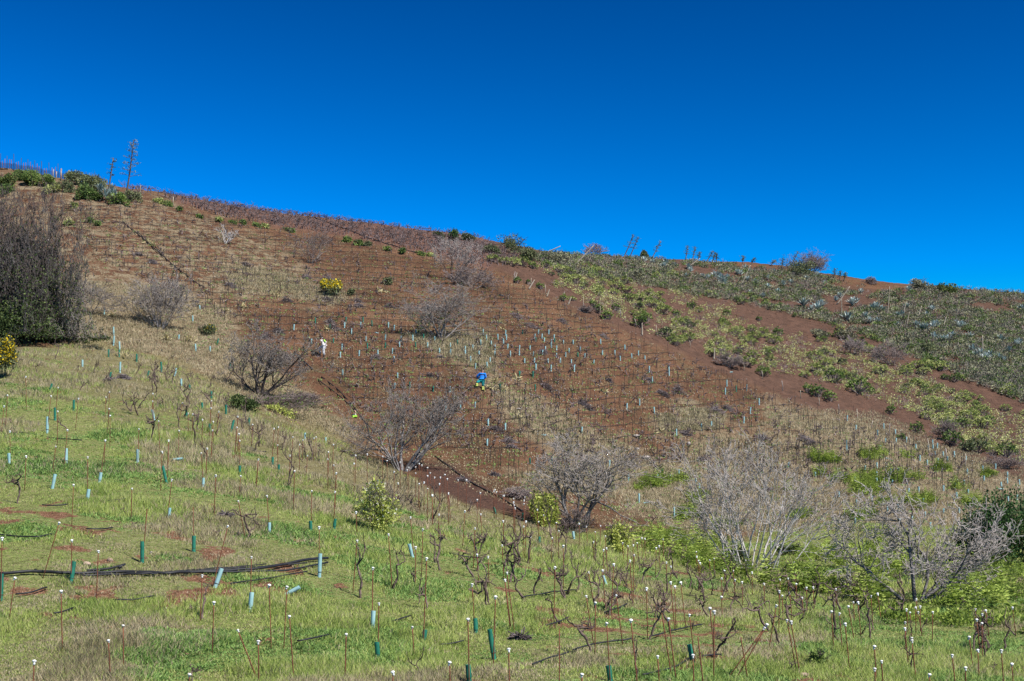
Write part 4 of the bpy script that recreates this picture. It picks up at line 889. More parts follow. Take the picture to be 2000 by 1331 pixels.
tb([(x, y) for x, y in [(513,30),(555,78),(692,68),(750,98),(662,100),(700,142),(752,138),(802,135),(510,150),(510,175),(849,170),(910,172),(931,148),(933,172),(954,165),(943,205),(983,205),(1037,205),(958,238),(905,245),(869,225),(1004,230),(1094,228),(659,260),(658,305),(658,335),(765,285),(727,290),(600,275),(1100,292),(1177,275),(1183,325),
   (1240,265),(1298,305),(1298,335),(1357,340),(1268,355),(814,385),(863,378),(884,435),(935,425),(985,372),(1040,360),(1050,405),(1105,390),(1085,345),(358,305),(473,402),(558,440),(588,482),(592,510),(634,425),(550,330),(710,475),(760,462),(830,522),(895,500),(985,485),(1062,480),(1345,415),(1302,425),(552,532),(770,535),(920,552),(225,260),(735,345)]], 1450, 800, 2.507, 'c', 27)
def make_tube(col, seed):
    nr = np.random.default_rng(seed); root = empty('grow_tube', (0, 0, 0)); k = 12; n = 7
    a = np.arange(k) * 2 * np.pi / k; V = []
    for i in range(n):
        z = -.04 + 1.04 * i / (n - 1); pin = 1 - (.42 if col == 'c' else .12) * math.exp(-((z - .22) / .07) ** 2) * (seed % 2) + nr.uniform(-.05, .05)
        V.append(np.stack([np.cos(a) * pin * (1 + nr.uniform(-.05, .05)), np.sin(a) * pin * .9, np.full(k, z)], 1))
    V = np.concatenate(V); Vi = V * np.array([.93, .93, 1]); i = np.arange(k); j = (i + 1) % k
    Fo = (np.stack([i, j, j + k, i + k], 1)[None] + (np.arange(n - 1) * k)[:, None, None]).reshape(-1, 4); Fi = Fo[:, ::-1] + len(V)
    rim = np.stack([i + (n-1)*k, j + (n-1)*k, j + (n-1)*k + len(V), i + (n-1)*k + len(V)], 1)
    link_mesh('sleeve', np.concatenate([V, Vi]), np.concatenate([Fo, Fi, rim]), M['tube_cyan' if col == 'c' else 'tube_green'], root, smooth=True)
    pin = 1.03 - (.42 if col == 'c' else .12) * (seed % 2)
    V, F = lathe([(pin * .98, .20), (pin * 1.03, .215), (pin * .98, .23)], 12); link_mesh('tie', V, F, M['wire'], root)
    return root
pr_tb = {(c_, s_): make_tube(c_, s_) for c_ in 'cg' for s_ in (0, 1)}; tb_used = set()
TU2 = []
for q in TU:
    g = ghit(q[0], q[2])
    if g is not None and g.y < 175: TU2.append((g, q))
TU2.sort(key=lambda s: s[0].y); TU2 = TU2[:300]
tube_spots = []
for n_, (g, q) in enumerate(TU2):
    k = (q[4], n_ % 2); o = pr_tb[k] if k not in tb_used else copy_tree(pr_tb[k]); tb_used.add(k)
    sc = FPX / g.y; h = (q[2] - q[1]) / sc; r = .056 if h > .3 else .05
    far = g.y > 95; h = max(h, .34)
    o.location = g; o.scale = (r * (1.1 if far else 1), r * (1.1 if far else 1), h); o.rotation_euler = (RND.uniform(-.05, .05), math.atan2(q[3], (q[2] - q[1])) + RND.uniform(-.05, .05) * (1 if not far else 1.6), RND.uniform(0, .6))
    o['category'] = 'grow tube'; o['group'] = 'plastic grow tubes around young vines'
    o['auto'] = ('pale blue' if q[4] == 'c' else 'dark green') + ' grow tube'
    tube_spots.append((g, h))
for i, (u, v, rot, lab) in enumerate([(350,901,0.1,'pale blue grow tube lying on its side in the left grass'),(577,1166,.5,'crumpled pale blue tube lying among clods near the hoses'),(1062,852,.0,'pale blue tube lying flat on the brown slope under the diagonal grass strip'),
   (1040,771,-.5,'fallen blue-green tube beside the diagonal grass strip'),(1310,930,-.2,'pale tube lying left of the big pale tree top'),(1265,985,.05,'pale tube lying near the crooked bare tree'),(738,651,-.3,'fallen pale tube left of the green-footed tree'),
   (1737,897,-.3,'pale tube lying between lime ferns at right'),(1718,873,0,'pale tube lying flat above the lime ferns'),(1428,729,.1,'pale flattened tube by the vineyard edge'),(1955,957,0,'pale tube lying at the far right')]):
    g = ghit(u, v); o = copy_tree(pr_tb[('c', 0)]); o.name = 'grow_tube'; sc = FPX / g.y
    o.location = g + Vector((-.25, 0, .06)); o.scale = (.055, .055, .42); o.rotation_euler = (0, R(90) - rot, 0)
    tag(o, lab, 'grow tube', 'fallen grow tubes'); del o['auto']

# vines
def make_vine(seed, arms=3, spread=.5, bent=.12):
    rg = random.Random(seed); root = empty('grapevine', (0, 0, 0)); A, B = [], []
    def walk(p, d, L, r0, r1, wob, store, n=8, up=0.0):
        out = []
        for i in range(n):
            d = (d[0] + rg.gauss(0, wob), d[1] + rg.gauss(0, wob), d[2] + rg.gauss(0, wob) + up)
            q = math.sqrt(sum(c_ * c_ for c_ in d)); d = tuple(c_ / q for c_ in d)
            p2 = tuple(p[j] + d[j] * L / n for j in range(3)); ra = r0 + (r1 - r0) * i / n; rb = r0 + (r1 - r0) * (i + 1) / n
            kn = 1 + (.35 if rg.random() < .3 else 0); store.append((p, p2, ra * kn, rb * kn)); p = p2; out.append((p, d, rb))
        return out
    tr = walk((0, 0, -.08), (rg.gauss(0, bent), rg.gauss(0, bent), 1), .72, .027, .019, .30, A, 10, .20)
    sc = .72 / max(tr[-1][0][2], .3)
    for k in range(arms):
        a = rg.choice([0, math.pi]) + rg.gauss(0, .7) if arms > 1 else rg.uniform(0, 6.28)
        q = tr[-1] if k < 2 else tr[rg.randrange(5, 10)]
        arm = walk(q[0], (math.cos(a), math.sin(a) * .6, .25), spread * rg.uniform(.55, 1.1), .017, .010, .42, B, 8, .05)
        for m in range(rg.randrange(2, 5)):
            s = arm[rg.randrange(2, 8)]; walk(s[0], (rg.gauss(0, .4), rg.gauss(0, .4), rg.uniform(.2, 1)), rg.uniform(.08, .26), .010, .006, .3, B, 4)
    for nm, L in (('trunk', A), ('arms', B)):
        if not L: continue
        P0 = np.array([s[0] for s in L]); P1 = np.array([s[1] for s in L])
        V, F = segs_mesh(P0, P1, [s[2] for s in L], [s[3] for s in L], 6); link_mesh(nm, V, F, M['vine'], root, smooth=True)
    return root
vp = [make_vine(600 + i, (2, 3, 4, 2, 1, 3)[i % 6], (.42, .55, .35, .62)[i % 4], (.1, .3, .18)[i % 3]) for i in range(18)]
vu = set()
VN = []
def vn(L, ox, oy, s):
    for q in L: VN.append((ox + q[0] / s, oy + q[1] / s, q[2] / s))
vn([(335,735,310),(262,770,280),(552,738,300),(505,940,260),(115,590,150),(715,1140,350),(820,860,240),(845,885,250),(950,660,160),(1000,800,200),(1115,1050,320),(1285,1000,330),(1150,630,180),(1225,740,230),(1190,740,140),(1385,740,110),(1440,720,200),(1640,1080,320),(1680,860,200),(1750,840,170),(1890,840,130),(1025,1300,250),
 (740,520,110),(820,610,160),(1355,540,120),(600,520,40),(1050,590,120),(15,820,260),(445,540,150),(1550,1170,280),(1310,360,90),(1480,390,130),(1640,440,140),(1185,310,90),(1120,280,130),(410,330,70),(450,320,120),(770,430,100),(1400,990,100),(1500,1200,120),(1240,620,100),(1310,620,60),(700,640,50),(1840,850,60)], 950, 950, 3.493)
vn([(100,470,180),(25,470,60),(780,825,330),(970,780,250),(1140,760,150),(1270,670,360),(1215,360,230),(1140,300,110),(1440,320,110),(1520,520,150),(1470,700,230),(1540,890,330),(1110,1330,200),(1650,650,300),(50,210,60),(360,150,150),(460,90,80),(1380,440,110),(1180,900,240)], 450, 900, 3.087)
vn([(105,960,110),(180,1150,210),(270,1070,150),(310,1020,80),(355,1000,100),(480,1140,170),(585,1100,120),(640,1080,120),(690,1030,120),(800,1190,150),(880,1090,120),(1165,1240,190),(1340,1110,130),(1060,1020,130),(1250,1300,60),(265,1290,80),(40,960,110),(465,970,60),(1330,960,90),(1160,920,70),(835,1290,160),(1185,1180,150),(815,1160,120),(545,1040,80),(1300,930,70)], 1450, 800, 2.507)
vn([(290,735,120),(630,850,140),(430,610,200),(860,620,60),(1020,1020,170),(800,800,150),(1220,820,110),(1180,1240,280),(1395,1140,180),(1520,1270,230),(1690,1200,170),(1560,650,60),(1640,850,150),(1740,800,140),(1890,1050,110),(1970,1260,130),(540,1165,170),(105,1130,120),(730,980,30),(1310,780,130),(1500,600,60),(720,550,80),
 (600,700,70),(760,680,80),(1000,680,60),(1250,560,60),(1330,700,80),(1460,640,70),(1500,760,90),(1570,780,100),(1330,600,70),(1100,500,70),(960,400,70),(770,450,80),(700,420,80),(1850,720,100),(1900,860,110),(880,560,60),(240,620,80),(820,960,130),(1340,980,60),(960,960,110),(1700,950,110),(1760,920,90)], 0, 550, 3.996)
vn([(95,370,220),(1350,555,210),(1190,550,60),(1085,1000,230),(715,500,40),(1040,1345,140),(500,890,60),(1040,970,30),(680,440,80)], 0, 850, 2.768)
vn([(320,940,200),(35,1000,150),(550,1180,250),(500,920,130),(1390,1331,180),(1710,1331,120),(1165,1160,130),(940,1010,60),(510,900,90),(75,760,100),(300,850,90),(640,1010,90),(690,1000,80),(1300,1150,110),(1225,1130,100),(1100,1090,90),(1500,1230,110),(1600,1300,120),(1000,960,80),(880,980,80),(1430,1210,110)], 400, 600, 3.327)
rv = random.Random(77)
def in_poly(poly, u, v): return sdist(poly, np.array([[float(u)]]), np.array([[float(v)]]))[0, 0] > 0
BROWN = [(110,392),(330,402),(430,432),(700,476),(950,530),(1200,645),(1500,770),(1900,915),(1920,960),(1600,950),(1330,905),(1250,930),(1000,965),(880,880),(700,800),(600,690),(450,640),(300,560),(180,500)]
spot = []
NEARV = [(820,985),(1050,1050),(1300,1090),(1900,1190),(1995,1290),(1500,1240),(1100,1190),(850,1110)]; LEFTV = [(160,700),(330,715),(520,830),(660,905),(560,930),(300,850),(150,770)]
while len(spot) < 92:
    pl = NEARV if len(spot) < 64 else LEFTV; u, v = rv.uniform(100, 1999), rv.uniform(680, 1300)
    if in_poly(pl, u, v):
        q_ = ghit(u, v)
        if q_ is not None: spot.append((u, v, rv.uniform(.85, 1.5) * FPX / q_.y))
VN += spot; spot = []
while len(spot) < 300 - len(VN):
    u, v = rv.uniform(100, 1950), rv.uniform(400, 980)
    if in_poly(BROWN, u, v) and rv.random() < .25 + .75 * (v - 400) / 500: spot.append((u, v, rv.uniform(12, 24) * (.6 + .5 * (v - 400) / 500)))
VN += spot
vines = []
for q in VN:
    g = ghit(q[0], q[1])
    if g is not None: vines.append((g, q[2] * g.y / FPX))
vines.sort(key=lambda s: s[0].y); vines = vines[:300]
for n_, (g, h) in enumerate(vines):
    k = rv.randrange(18); o = vp[k] if k not in vu else copy_tree(vp[k]); vu.add(k)
    far = g.y > 100; h = min(max(h, .35), 2.2) / .95; w_ = min(max(h * .85, .5), 1.1)
    o.location = g; o.scale = (w_ * (1 if not far else 1.1), w_, h); o.rotation_euler = (rv.gauss(0, .08), rv.gauss(0, .14), rv.choice([0, math.pi]) + rv.gauss(0, .5))
    o['category'] = 'vine'; o['group'] = 'old gnarled grapevines'
    o['auto'] = ('tall' if h > 1.25 else ('stunted' if h < .7 else 'leafless')) + ' gnarled vine' + (' on brown soil' if far else ' in grass')
for k, o in enumerate(vp):
    if k not in vu:
        for ch in list(o.children): bpy.data.objects.remove(ch)
        bpy.data.objects.remove(o)

# ------------------------------------------------------------------ hoses: the drip lines along the rows and the feed pipes
rh = random.Random(31); npx = 0
v0 = 402.0; rows = []
while v0 < 905:
    rows.append(v0); v0 += 4.6 if v0 < 470 else (4.6 + (v0 - 470) * .058)
for kk, vr in enumerate(rows):
    run = []; runs = []
    for u in np.arange(90, 1960, 9):
        sl = .055 * (1 - sstep(np.array((vr - 560) / 160.))) if u < 1500 else .05
        v = vr + float(sl) * (u - 700) + 3.2 * math.sin(u / 97. + kk) * .5 + (-(max(u - 950, 0) * .085) if vr > 640 else 0) + (fbm(np.array(u / 60.), np.array(kk * 3.7), 2) - .5) * 7
        if in_poly(BROWN, u, v) and fbm(np.array(u / 140. + 7), np.array(kk * 1.3), 2) > .20:
            g = ghit(u, float(v))
            if g is not None and (not run or abs(g.y - run[-1].y) < 5): run.append(g + Vector((0, 0, .10 + .03 * math.sin(u)))); continue
        if len(run) > 4: runs.append(run)
        run = []
    if len(run) > 4: runs.append(run)
    if not runs: continue
    parts = [tube_mesh([tuple(p) for p in r_], .020 if r_[0].y < 150 else .020, 4, False) for r_ in runs]
    V, F = join(parts); c0 = Vector(runs[0][0]); o = link_mesh('drip_hose', V - np.array(c0), F, M['hose']); o.location = c0
    tag(o, None, 'hose', 'drip hoses strung along the vine rows of the brown slope'); o['row'] = kk
drip = [o for o in C.objects if o.name.startswith('drip_hose')]
lmr = ['dark thicket at the left edge']
names_rows = [o for o in drip]
def ordinal(n):
    w_ = ['first','second','third','fourth','fifth','sixth','seventh','eighth','ninth','tenth','eleventh','twelfth','thirteenth','fourteenth','fifteenth','sixteenth','seventeenth','eighteenth','nineteenth','twentieth']
    if n <= 20: return w_[n - 1]
    s = 'th' if 10 <= n % 100 <= 20 else {1: 'st', 2: 'nd', 3: 'rd'}.get(n % 10, 'th'); return f'{n}{s}'
nd = len(drip)
for i, o in enumerate(drip):
    o['label'] = f'thin black drip hose crossing the brown slope, {ordinal(i + 1)} hose down from the hilltop' if i < nd / 2 else f'thin black drip hose crossing the brown slope, {ordinal(nd - i)} hose up from the gully'
    if 'row' in o: del o['row']
def pipe(name, pp, r, lab, grp, dz=None, wig=.04):
    P = []
    for i in range(len(pp) - 1):
        (u0, v0), (u1, v1) = pp[i], pp[i+1]; n = max(int(math.hypot(u1-u0, v1-v0) / 7), 2)
        for k in range(n + (i == len(pp) - 2)):
            f = k / n; g = ghit(u0 + (u1-u0)*f, v0 + (v1-v0)*f)
            if g is not None and (not P or (g - P[-1]).length < 6): P.append(g + Vector((0, 0, r * .8 + (.05 if r < .06 and g.y < 60 else 0) + RND.uniform(0, wig))))
    if len(P) < 3: return
    A_ = np.array([tuple(p) for p in P]); 
    for _ in range(2): A_[1:-1] = (A_[:-2] + A_[1:-1] * 2 + A_[2:]) / 4
    c0 = A_[0].copy(); V, F = tube_mesh(A_ - c0, r, 8); o = link_mesh(name, V, F, M['hose'], smooth=True); o.location = c0
    tag(o, lab, 'hose', grp); return o
hg = 'thick black feed hoses lying in the left grass'
pipe('feed_hose', [(0,1128),(60,1124),(160,1128),(250,1124),(330,1127),(450,1121),(520,1117),(600,1100),(640,1096)], .042, 'thickest black hose running from the left edge across the near grass', hg)
pipe('feed_hose', [(158,1131),(250,1128),(300,1126),(390,1124),(470,1123),(560,1121),(640,1105)], .028, 'black hose lying just in front of the thickest one', hg)
pipe('feed_hose', [(170,1122),(215,1117),(250,1108),(232,1115)], .030, 'short looping hose end behind the thick hoses', hg)
pipe('feed_hose', [(290,1128),(345,1124),(420,1117),(480,1114),(600,1106)], .018, 'thin hose crossing over the thick hoses to the right', hg)
pipe('feed_hose', [(300,1127),(360,1119),(410,1116),(520,1108)], .016, 'thin hose branching behind the bundle toward the white-flowering bush', hg)
K['black hose bundle'] = (400, 1120)
for i, (pp, lab) in enumerate([([(0,1050),(40,1054),(75,1055),(103,1048)],'slack black hose end at left, above the hose bundle'),([(82,992),(110,993),(133,990)],'short straight piece of hose in the left grass'),([(168,1038),(200,1040),(220,1035)],'short black hose by the reddish soil patch'),
   ([(190,985),(230,981),(250,978)],'short dark hose left of the twisted vine'),([(30,1168),(65,1163),(92,1153)],'thin black hose slanting below the hose bundle at left'),([(105,1206),(130,1200),(143,1194)],'thin curl of hose low in the left grass'),([(225,1178),(260,1178),(300,1172)],'thin hose half buried in weeds, lower left'),
   ([(450,1147),(500,1139),(560,1130),(600,1121)],'thin hose running just below the hose bundle to the right'),([(745,1223),(780,1217),(802,1208)],'short hose in the middle of the lower grass'),([(580,1260),(620,1253),(642,1247)],'faint hose piece near the bottom centre-left'),([(860,1266),(890,1262),(908,1257)],'hose piece near the bottom, right of the forked vine'),
   ([(0,848),(40,845),(100,857),(160,864)],'long thin hose curving over the upper left grass'),([(200,840),(270,838),(330,842)],'dark drip hose crossing the upper left grass'),([(430,872),(470,880),(520,885)],'thin hose near the crest left of centre'),([(870,1083),(900,1090),(930,1095)],'thin hose right of the tall double vine'),
   ([(1020,1172),(1090,1160),(1125,1157)],'drip hose across the reddish soil beneath the vines, upper one'),([(1065,1228),(1090,1222),(1110,1212)],'drip hose slanting through the reddish clods'),([(1120,1275),(1160,1263),(1210,1258),(1235,1255)],'drip hose under the sprawling vine in the lower middle'),([(1180,1201),(1210,1193),(1225,1184)],'short drip hose beside the twin vines'),
   ([(1255,1327),(1290,1318),(1320,1310),(1355,1288)],'drip hose climbing right at the bottom edge'),([(1270,1250),(1300,1243)],'bit of hose at the foot of the leaning vine'),([(1310,1239),(1340,1232),(1372,1226)],'short hose left of the crossed leaning stakes'),([(1040,1305),(1080,1290),(1110,1282)],'hose in the bottom middle grass'),([(1370,1288),(1410,1285)],'hose piece right of the bottom middle stakes')]):
    pipe('loose_hose', pp, .020, lab, 'loose pieces of black hose in the grass')
gp = 'black supply pipes running down the brown slope'
pipe('supply_pipe', [(240,435),(275,465),(310,495),(350,530),(400,565)], .05, 'black pipe line descending diagonally on the upper left brown slope', gp, wig=.1)
pipe('supply_pipe', [(268,455),(300,480),(320,500)], .04, 'short second pipe beside the upper left diagonal line', gp)
pipe('supply_pipe', [(575,690),(610,724)], .06, 'pipe emerging right of the leaning leafless tree', gp)
pipe('supply_pipe', [(628,738),(655,758),(682,785),(700,808),(715,830)], .045, 'outer of two black pipes curving toward the large central bare tree', gp)
pipe('supply_pipe', [(622,745),(650,765),(675,785),(690,800),(712,825),(735,850)], .04, 'inner of two black pipes curving toward the large central bare tree', gp)
pipe('supply_pipe', [(850,893),(880,915),(905,935),(940,955),(975,972),(1020,1000)], .045, 'black pipe along the gully right of the large central bare tree', gp)
pipe('supply_pipe', [(600,640),(612,705)], .03, 'thin pipe near the man in white', gp)
pipe('supply_pipe', [(610,425),(650,440),(700,458),(740,472),(800,492),(850,500)], .06, 'dark pipe and rut along the hilltop vineyard path', gp)
# ------------------------------------------------------------------ people
def skin_obj(name, J, E, mat, parent, root='pelvis', sub=1, smooth=True):
    """one continuous surface grown round a posed skeleton; J name -> (x, y, z, r)"""
    names = list(J); ix = {n: i for i, n in enumerate(names)}
    me = bpy.data.meshes.new(name); me.from_pydata([J[n][:3] for n in names], [(ix[a], ix[b]) for a, b in E], [])
    o = bpy.data.objects.new(name, me); C.objects.link(o); o.parent = parent
    sk = o.modifiers.new('Skin', 'SKIN'); sk.use_smooth_shade = smooth
    lay = me.skin_vertices[0].data
    for n in names:
        r = J[n][3]; lay[ix[n]].radius = r if isinstance(r, tuple) else (r, r)
        lay[ix[n]].use_root = (n == root)
    s = o.modifiers.new('Subdivision', 'SUBSURF'); s.levels = sub; s.render_levels = sub + 1
    me.materials.append(mat); return o
def hand(J, E, wrist, tag_, d, side, palm=.075):
    """palm and five separate bent fingers; d = pointing direction, side = thumb side"""
    w_ = Vector(J[wrist][:3]); d = Vector(d).normalized(); sd = Vector(side).normalized(); nrm = d.cross(sd)
    pl = w_ + d * palm * .6; J[tag_ + 'palm'] = (*pl, (.030, .018)); E.append((wrist, tag_ + 'palm'))
    for i, (off, L) in enumerate([(.026, .072), (.009, .082), (-.009, .077), (-.026, .060)]):
        a = pl + d * palm * .45 + sd * off; b = a + d * L * .5 - nrm * .010; c = b + d * L * .38 - nrm * .030
        for nm, p, r in (('a', a, .0095), ('b', b, .0088), ('c', c, .0075)): J[f'{tag_}f{i}{nm}'] = (*p, r)
        E += [(tag_ + 'palm', f'{tag_}f{i}a'), (f'{tag_}f{i}a', f'{tag_}f{i}b'), (f'{tag_}f{i}b', f'{tag_}f{i}c')]
    a = pl + sd * .036; b = a + (d * .7 + sd * .7).normalized() * .035; c = b + d * .025
    for nm, p, r in (('a', a, .011), ('b', b, .010), ('c', c, .008)): J[f'{tag_}t{nm}'] = (*p, r)
    E += [(tag_ + 'palm', tag_ + 'ta'), (tag_ + 'ta', tag_ + 'tb'), (tag_ + 'tb', tag_ + 'tc')]
def head_parts(J, E, c, f, up):
    """skull, brow, nose, jaw and ears round centre c looking along f"""
    c, f, up = Vector(c), Vector(f).normalized(), Vector(up).normalized(); s = f.cross(up)
    P = {'skull': (c + up * .035 - f * .01, .088), 'face': (c + f * .035 - up * .03, .068), 'jaw': (c + f * .055 - up * .075, .040), 'nose': (c + f * .112 - up * .015, .013),
         'crown': (c + up * .085 - f * .015, .060), 'earl': (c + s * .092, .016), 'earr': (c - s * .092, .016)}
    for n, (p, r) in P.items(): J[n] = (*p, r)
    E += [('neck', 'skull'), ('skull', 'crown'), ('skull', 'face'), ('face', 'jaw'), ('face', 'nose'), ('skull', 'earl'), ('skull', 'earr')]
def face_bits(parent, c, f, up):
    c, f, up = Vector(c), Vector(f).normalized(), Vector(up).normalized(); s = f.cross(up); parts = []
    for sg in (-1, 1):
        V, F = lathe([(0, -.010), (.010, -.006), (.012, 0), (.010, .006), (0, .010)], 8); parts.append((V + np.array(c + f * .098 + s * .032 * sg + up * .012), F))
    V, F = join(parts); link_mesh('eyes', V, F, M['white'], parent, smooth=True)
    V, F = tube_mesh([tuple(c + f * .095 - up * .065 + s * t_) for t_ in (-.025, 0, .025)], .007, 6); link_mesh('mouth', V, F, M['pinkbag'], parent)
def slope_y(g, x, z, y0=.0, y1=1.6):
    for k in range(60):
        y = y0 + (y1 - y0) * k / 59
        if float(height(g.x + x, g.y + y)) - g.z >= z: return y
    return y1
# man in white, stepping up to the left (joints measured from the photograph at its distance)
g = ghit(633.5, 697.5); P1 = empty('person', g)
tag(P1, 'person in pale shirt and light grey trousers climbing the brown slope with a sack', 'person')
yf = slope_y(g, -.44, .20); zf = float(height(g.x - .44, g.y + yf)) - g.z
J = {'pelvis': (-.03, .16, .90, (.12, .11)), 'waist': (-.07, .18, 1.06, (.12, .10)), 'chest': (-.14, .22, 1.27, (.14, .12)), 'collar': (-.21, .26, 1.43, (.11, .09)), 'neck': (-.27, .28, 1.51, .052),
     'hipr': (-.02, .06, .86, .092), 'kneer': (-.08, .04, .48, .060), 'ankler': (.01, .0, .11, .042), 'heelr': (.03, -.01, .04, .040), 'toer': (-.15, .05, .035, .034),
     'hipl': (-.10, .26, .88, .092), 'kneel': (-.52, .36, .74, .062), 'anklel': (-.42, yf, zf + .12, .042), 'heell': (-.40, yf, zf + .05, .038), 'toel': (-.58, yf + .06, zf + .05, .034),
     'shl': (-.27, .42, 1.38, .062), 'elbl': (-.42, .50, 1.12, .042), 'wril': (-.52, .42, .90, .030), 'shr': (-.22, .06, 1.38, .062), 'elbr': (-.36, -.02, 1.10, .042), 'wrir': (-.47, .08, .88, .030)}
E = [('pelvis','waist'),('waist','chest'),('chest','collar'),('collar','neck'),('pelvis','hipr'),('hipr','kneer'),('kneer','ankler'),('ankler','heelr'),('heelr','toer'),('pelvis','hipl'),('hipl','kneel'),('kneel','anklel'),('anklel','heell'),('heell','toel'),
     ('collar','shl'),('shl','elbl'),('elbl','wril'),('collar','shr'),('shr','elbr'),('elbr','wrir')]
hc = (-.36, .33, 1.61); fd = (-.85, .35, -.30); up_ = (-.25, .1, .95)
head_parts(J, E, hc, fd, up_)
hand(J, E, 'wril', 'L', (-.3, -.1, -.9), (-.8, 0, .3)); hand(J, E, 'wrir', 'R', (-.3, .1, -.9), (-.8, 0, .3))
skin_obj('body', J, E, M['skin'], P1); face_bits(P1, hc, fd, up_)
def sub_(J, names, add): return {n: (*J[n][:3], tuple(r + add for r in J[n][3]) if isinstance(J[n][3], tuple) else J[n][3] + add) for n in names}
Js = sub_(J, ['pelvis', 'waist', 'chest', 'collar', 'shl', 'shr'], .085)
for a, b, n in (('shl', 'elbl', 'slvl'), ('shr', 'elbr', 'slvr')):
    p, q = Vector(J[a][:3]), Vector(J[b][:3]); Js[n] = (*(p + (q - p) * .62), .085)
skin_obj('shirt', Js, [('pelvis','waist'),('waist','chest'),('chest','collar'),('collar','shl'),('shl','slvl'),('collar','shr'),('shr','slvr')], M['shirt_pink'], P1, 'waist')
Jt = sub_(J, ['pelvis', 'hipr', 'kneer', 'ankler', 'hipl', 'kneel', 'anklel'], .05)
skin_obj('trousers', Jt, [('pelvis','hipr'),('hipr','kneer'),('kneer','ankler'),('pelvis','hipl'),('hipl','kneel'),('kneel','anklel')], M['trousers_grey'], P1)
for a in 'rl':
    Jb = sub_(J, ['ankle' + a, 'heel' + a, 'toe' + a], .035); skin_obj('boot', Jb, [('ankle' + a, 'heel' + a), ('heel' + a, 'toe' + a)], M['shoe'], P1, 'heel' + a)
h0 = Vector(hc); skin_obj('hair', {'a': (*(h0 + Vector((.03, 0, .05))), .098), 'b': (*(h0 + Vector((-.03, .02, .115))), .075), 'c': (*(h0 + Vector((.075, -.01, -.02))), .075), 'd': (*(h0 + Vector((-.13, .05, .10))), (.07, .02))}, [('a', 'b'), ('a', 'c'), ('b', 'd')], M['hair'], P1, 'a')
# the sack on his back
bk = empty('shoulder_sack', g + Vector((.02, .06, 1.28))); tag(bk, 'lime, white and teal sack slung over the back of the climbing person', 'sack')
skin_obj('sack_body', {'a': (.0, 0, .0, (.09, .08)), 'b': (-.08, 0, .13, (.09, .08)), 'c': (.08, 0, -.09, (.08, .07))}, [('a', 'b'), ('a', 'c')], M['lime'], bk, 'a')
skin_obj('white_flap', {'a': (.09, -.08, -.02, (.10, .06)), 'b': (.15, -.05, -.16, (.055, .05))}, [('a', 'b')], M['white'], bk, 'a')
skin_obj('teal_panel', {'a': (-.13, -.06, .20, (.08, .08)), 'b': (-.20, -.02, .26, (.06, .05))}, [('a', 'b')], M['tealbag'], bk, 'a')
skin_obj('white_collar', {'a': (-.24, .0, .30, (.07, .06)), 'b': (-.20, .02, .24, (.06, .05))}, [('a', 'b')], M['white'], bk, 'a')
K['person in the pale shirt'] = (628, 678)
# man in blue, seen from behind, bent over with the left foot uphill
g = ghit(943.5, 764.5); P2 = empty('person', g)
tag(P2, 'person in blue sweater, teal trousers and yellow boots stooping uphill, seen from behind', 'person')
yf = slope_y(g, -.50, .26); zf = float(height(g.x - .50, g.y + yf)) - g.z
J = {'pelvis': (-.12, .18, .94, (.15, .12)), 'waist': (-.11, .26, 1.10, (.14, .11)), 'chest': (-.08, .36, 1.34, (.19, .13)), 'collar': (-.06, .42, 1.50, (.15, .09)), 'neck': (-.04, .46, 1.58, .056),
     'hipr': (-.04, .14, .86, .10), 'kneer': (.0, .10, .50, .064), 'ankler': (.0, .0, .12, .044), 'heelr': (.0, -.02, .045, .042), 'toer': (.02, .18, .06, .036),
     'hipl': (-.22, .24, .88, .10), 'kneel': (-.48, yf - .02, zf + .42, .064), 'anklel': (-.50, yf, zf + .11, .044), 'heell': (-.50, yf - .02, zf + .045, .042), 'toel': (-.52, yf + .17, zf + .09, .036),
     'shl': (-.28, .40, 1.45, .072), 'elbl': (-.52, .44, 1.24, .050), 'wril': (-.36, .66, 1.12, .032), 'shr': (.14, .40, 1.45, .072), 'elbr': (.20, .48, 1.17, .050), 'wrir': (.02, .68, 1.10, .032)}
E = [('pelvis','waist'),('waist','chest'),('chest','collar'),('collar','neck'),('pelvis','hipr'),('hipr','kneer'),('kneer','ankler'),('ankler','heelr'),('heelr','toer'),('pelvis','hipl'),('hipl','kneel'),('kneel','anklel'),('anklel','heell'),('heell','toel'),
     ('collar','shl'),('shl','elbl'),('elbl','wril'),('collar','shr'),('shr','elbr'),('elbr','wrir')]
hc = (-.06, .50, 1.68); fd = (-.1, .9, -.45); up_ = (0, .4, .9)
head_parts(J, E, hc, fd, up_); hand(J, E, 'wril', 'L', (.6, .5, -.3), (0, .2, 1)); hand(J, E, 'wrir', 'R', (-.6, .5, -.3), (0, .2, 1))
skin_obj('body', J, E, M['skin'], P2); face_bits(P2, hc, fd, up_)
Js = sub_(J, ['pelvis', 'waist', 'chest', 'collar', 'shl', 'shr', 'elbl', 'elbr'], .055); Js['wl'] = (*J['wril'][:3], .07); Js['wr'] = (*J['wrir'][:3], .07)
skin_obj('sweater', Js, [('pelvis','waist'),('waist','chest'),('chest','collar'),('collar','shl'),('shl','elbl'),('elbl','wl'),('collar','shr'),('shr','elbr'),('elbr','wr')], M['shirt_blue'], P2, 'waist')
Jt = sub_(J, ['pelvis', 'hipr', 'kneer', 'hipl', 'kneel'], .05); Jt['cr'] = (0, .06, .42, .095); Jt['cl'] = (-.49, yf, zf + .38, .09)
skin_obj('trousers', Jt, [('pelvis','hipr'),('hipr','kneer'),('kneer','cr'),('pelvis','hipl'),('hipl','kneel'),('kneel','cl')], M['trousers_teal'], P2)
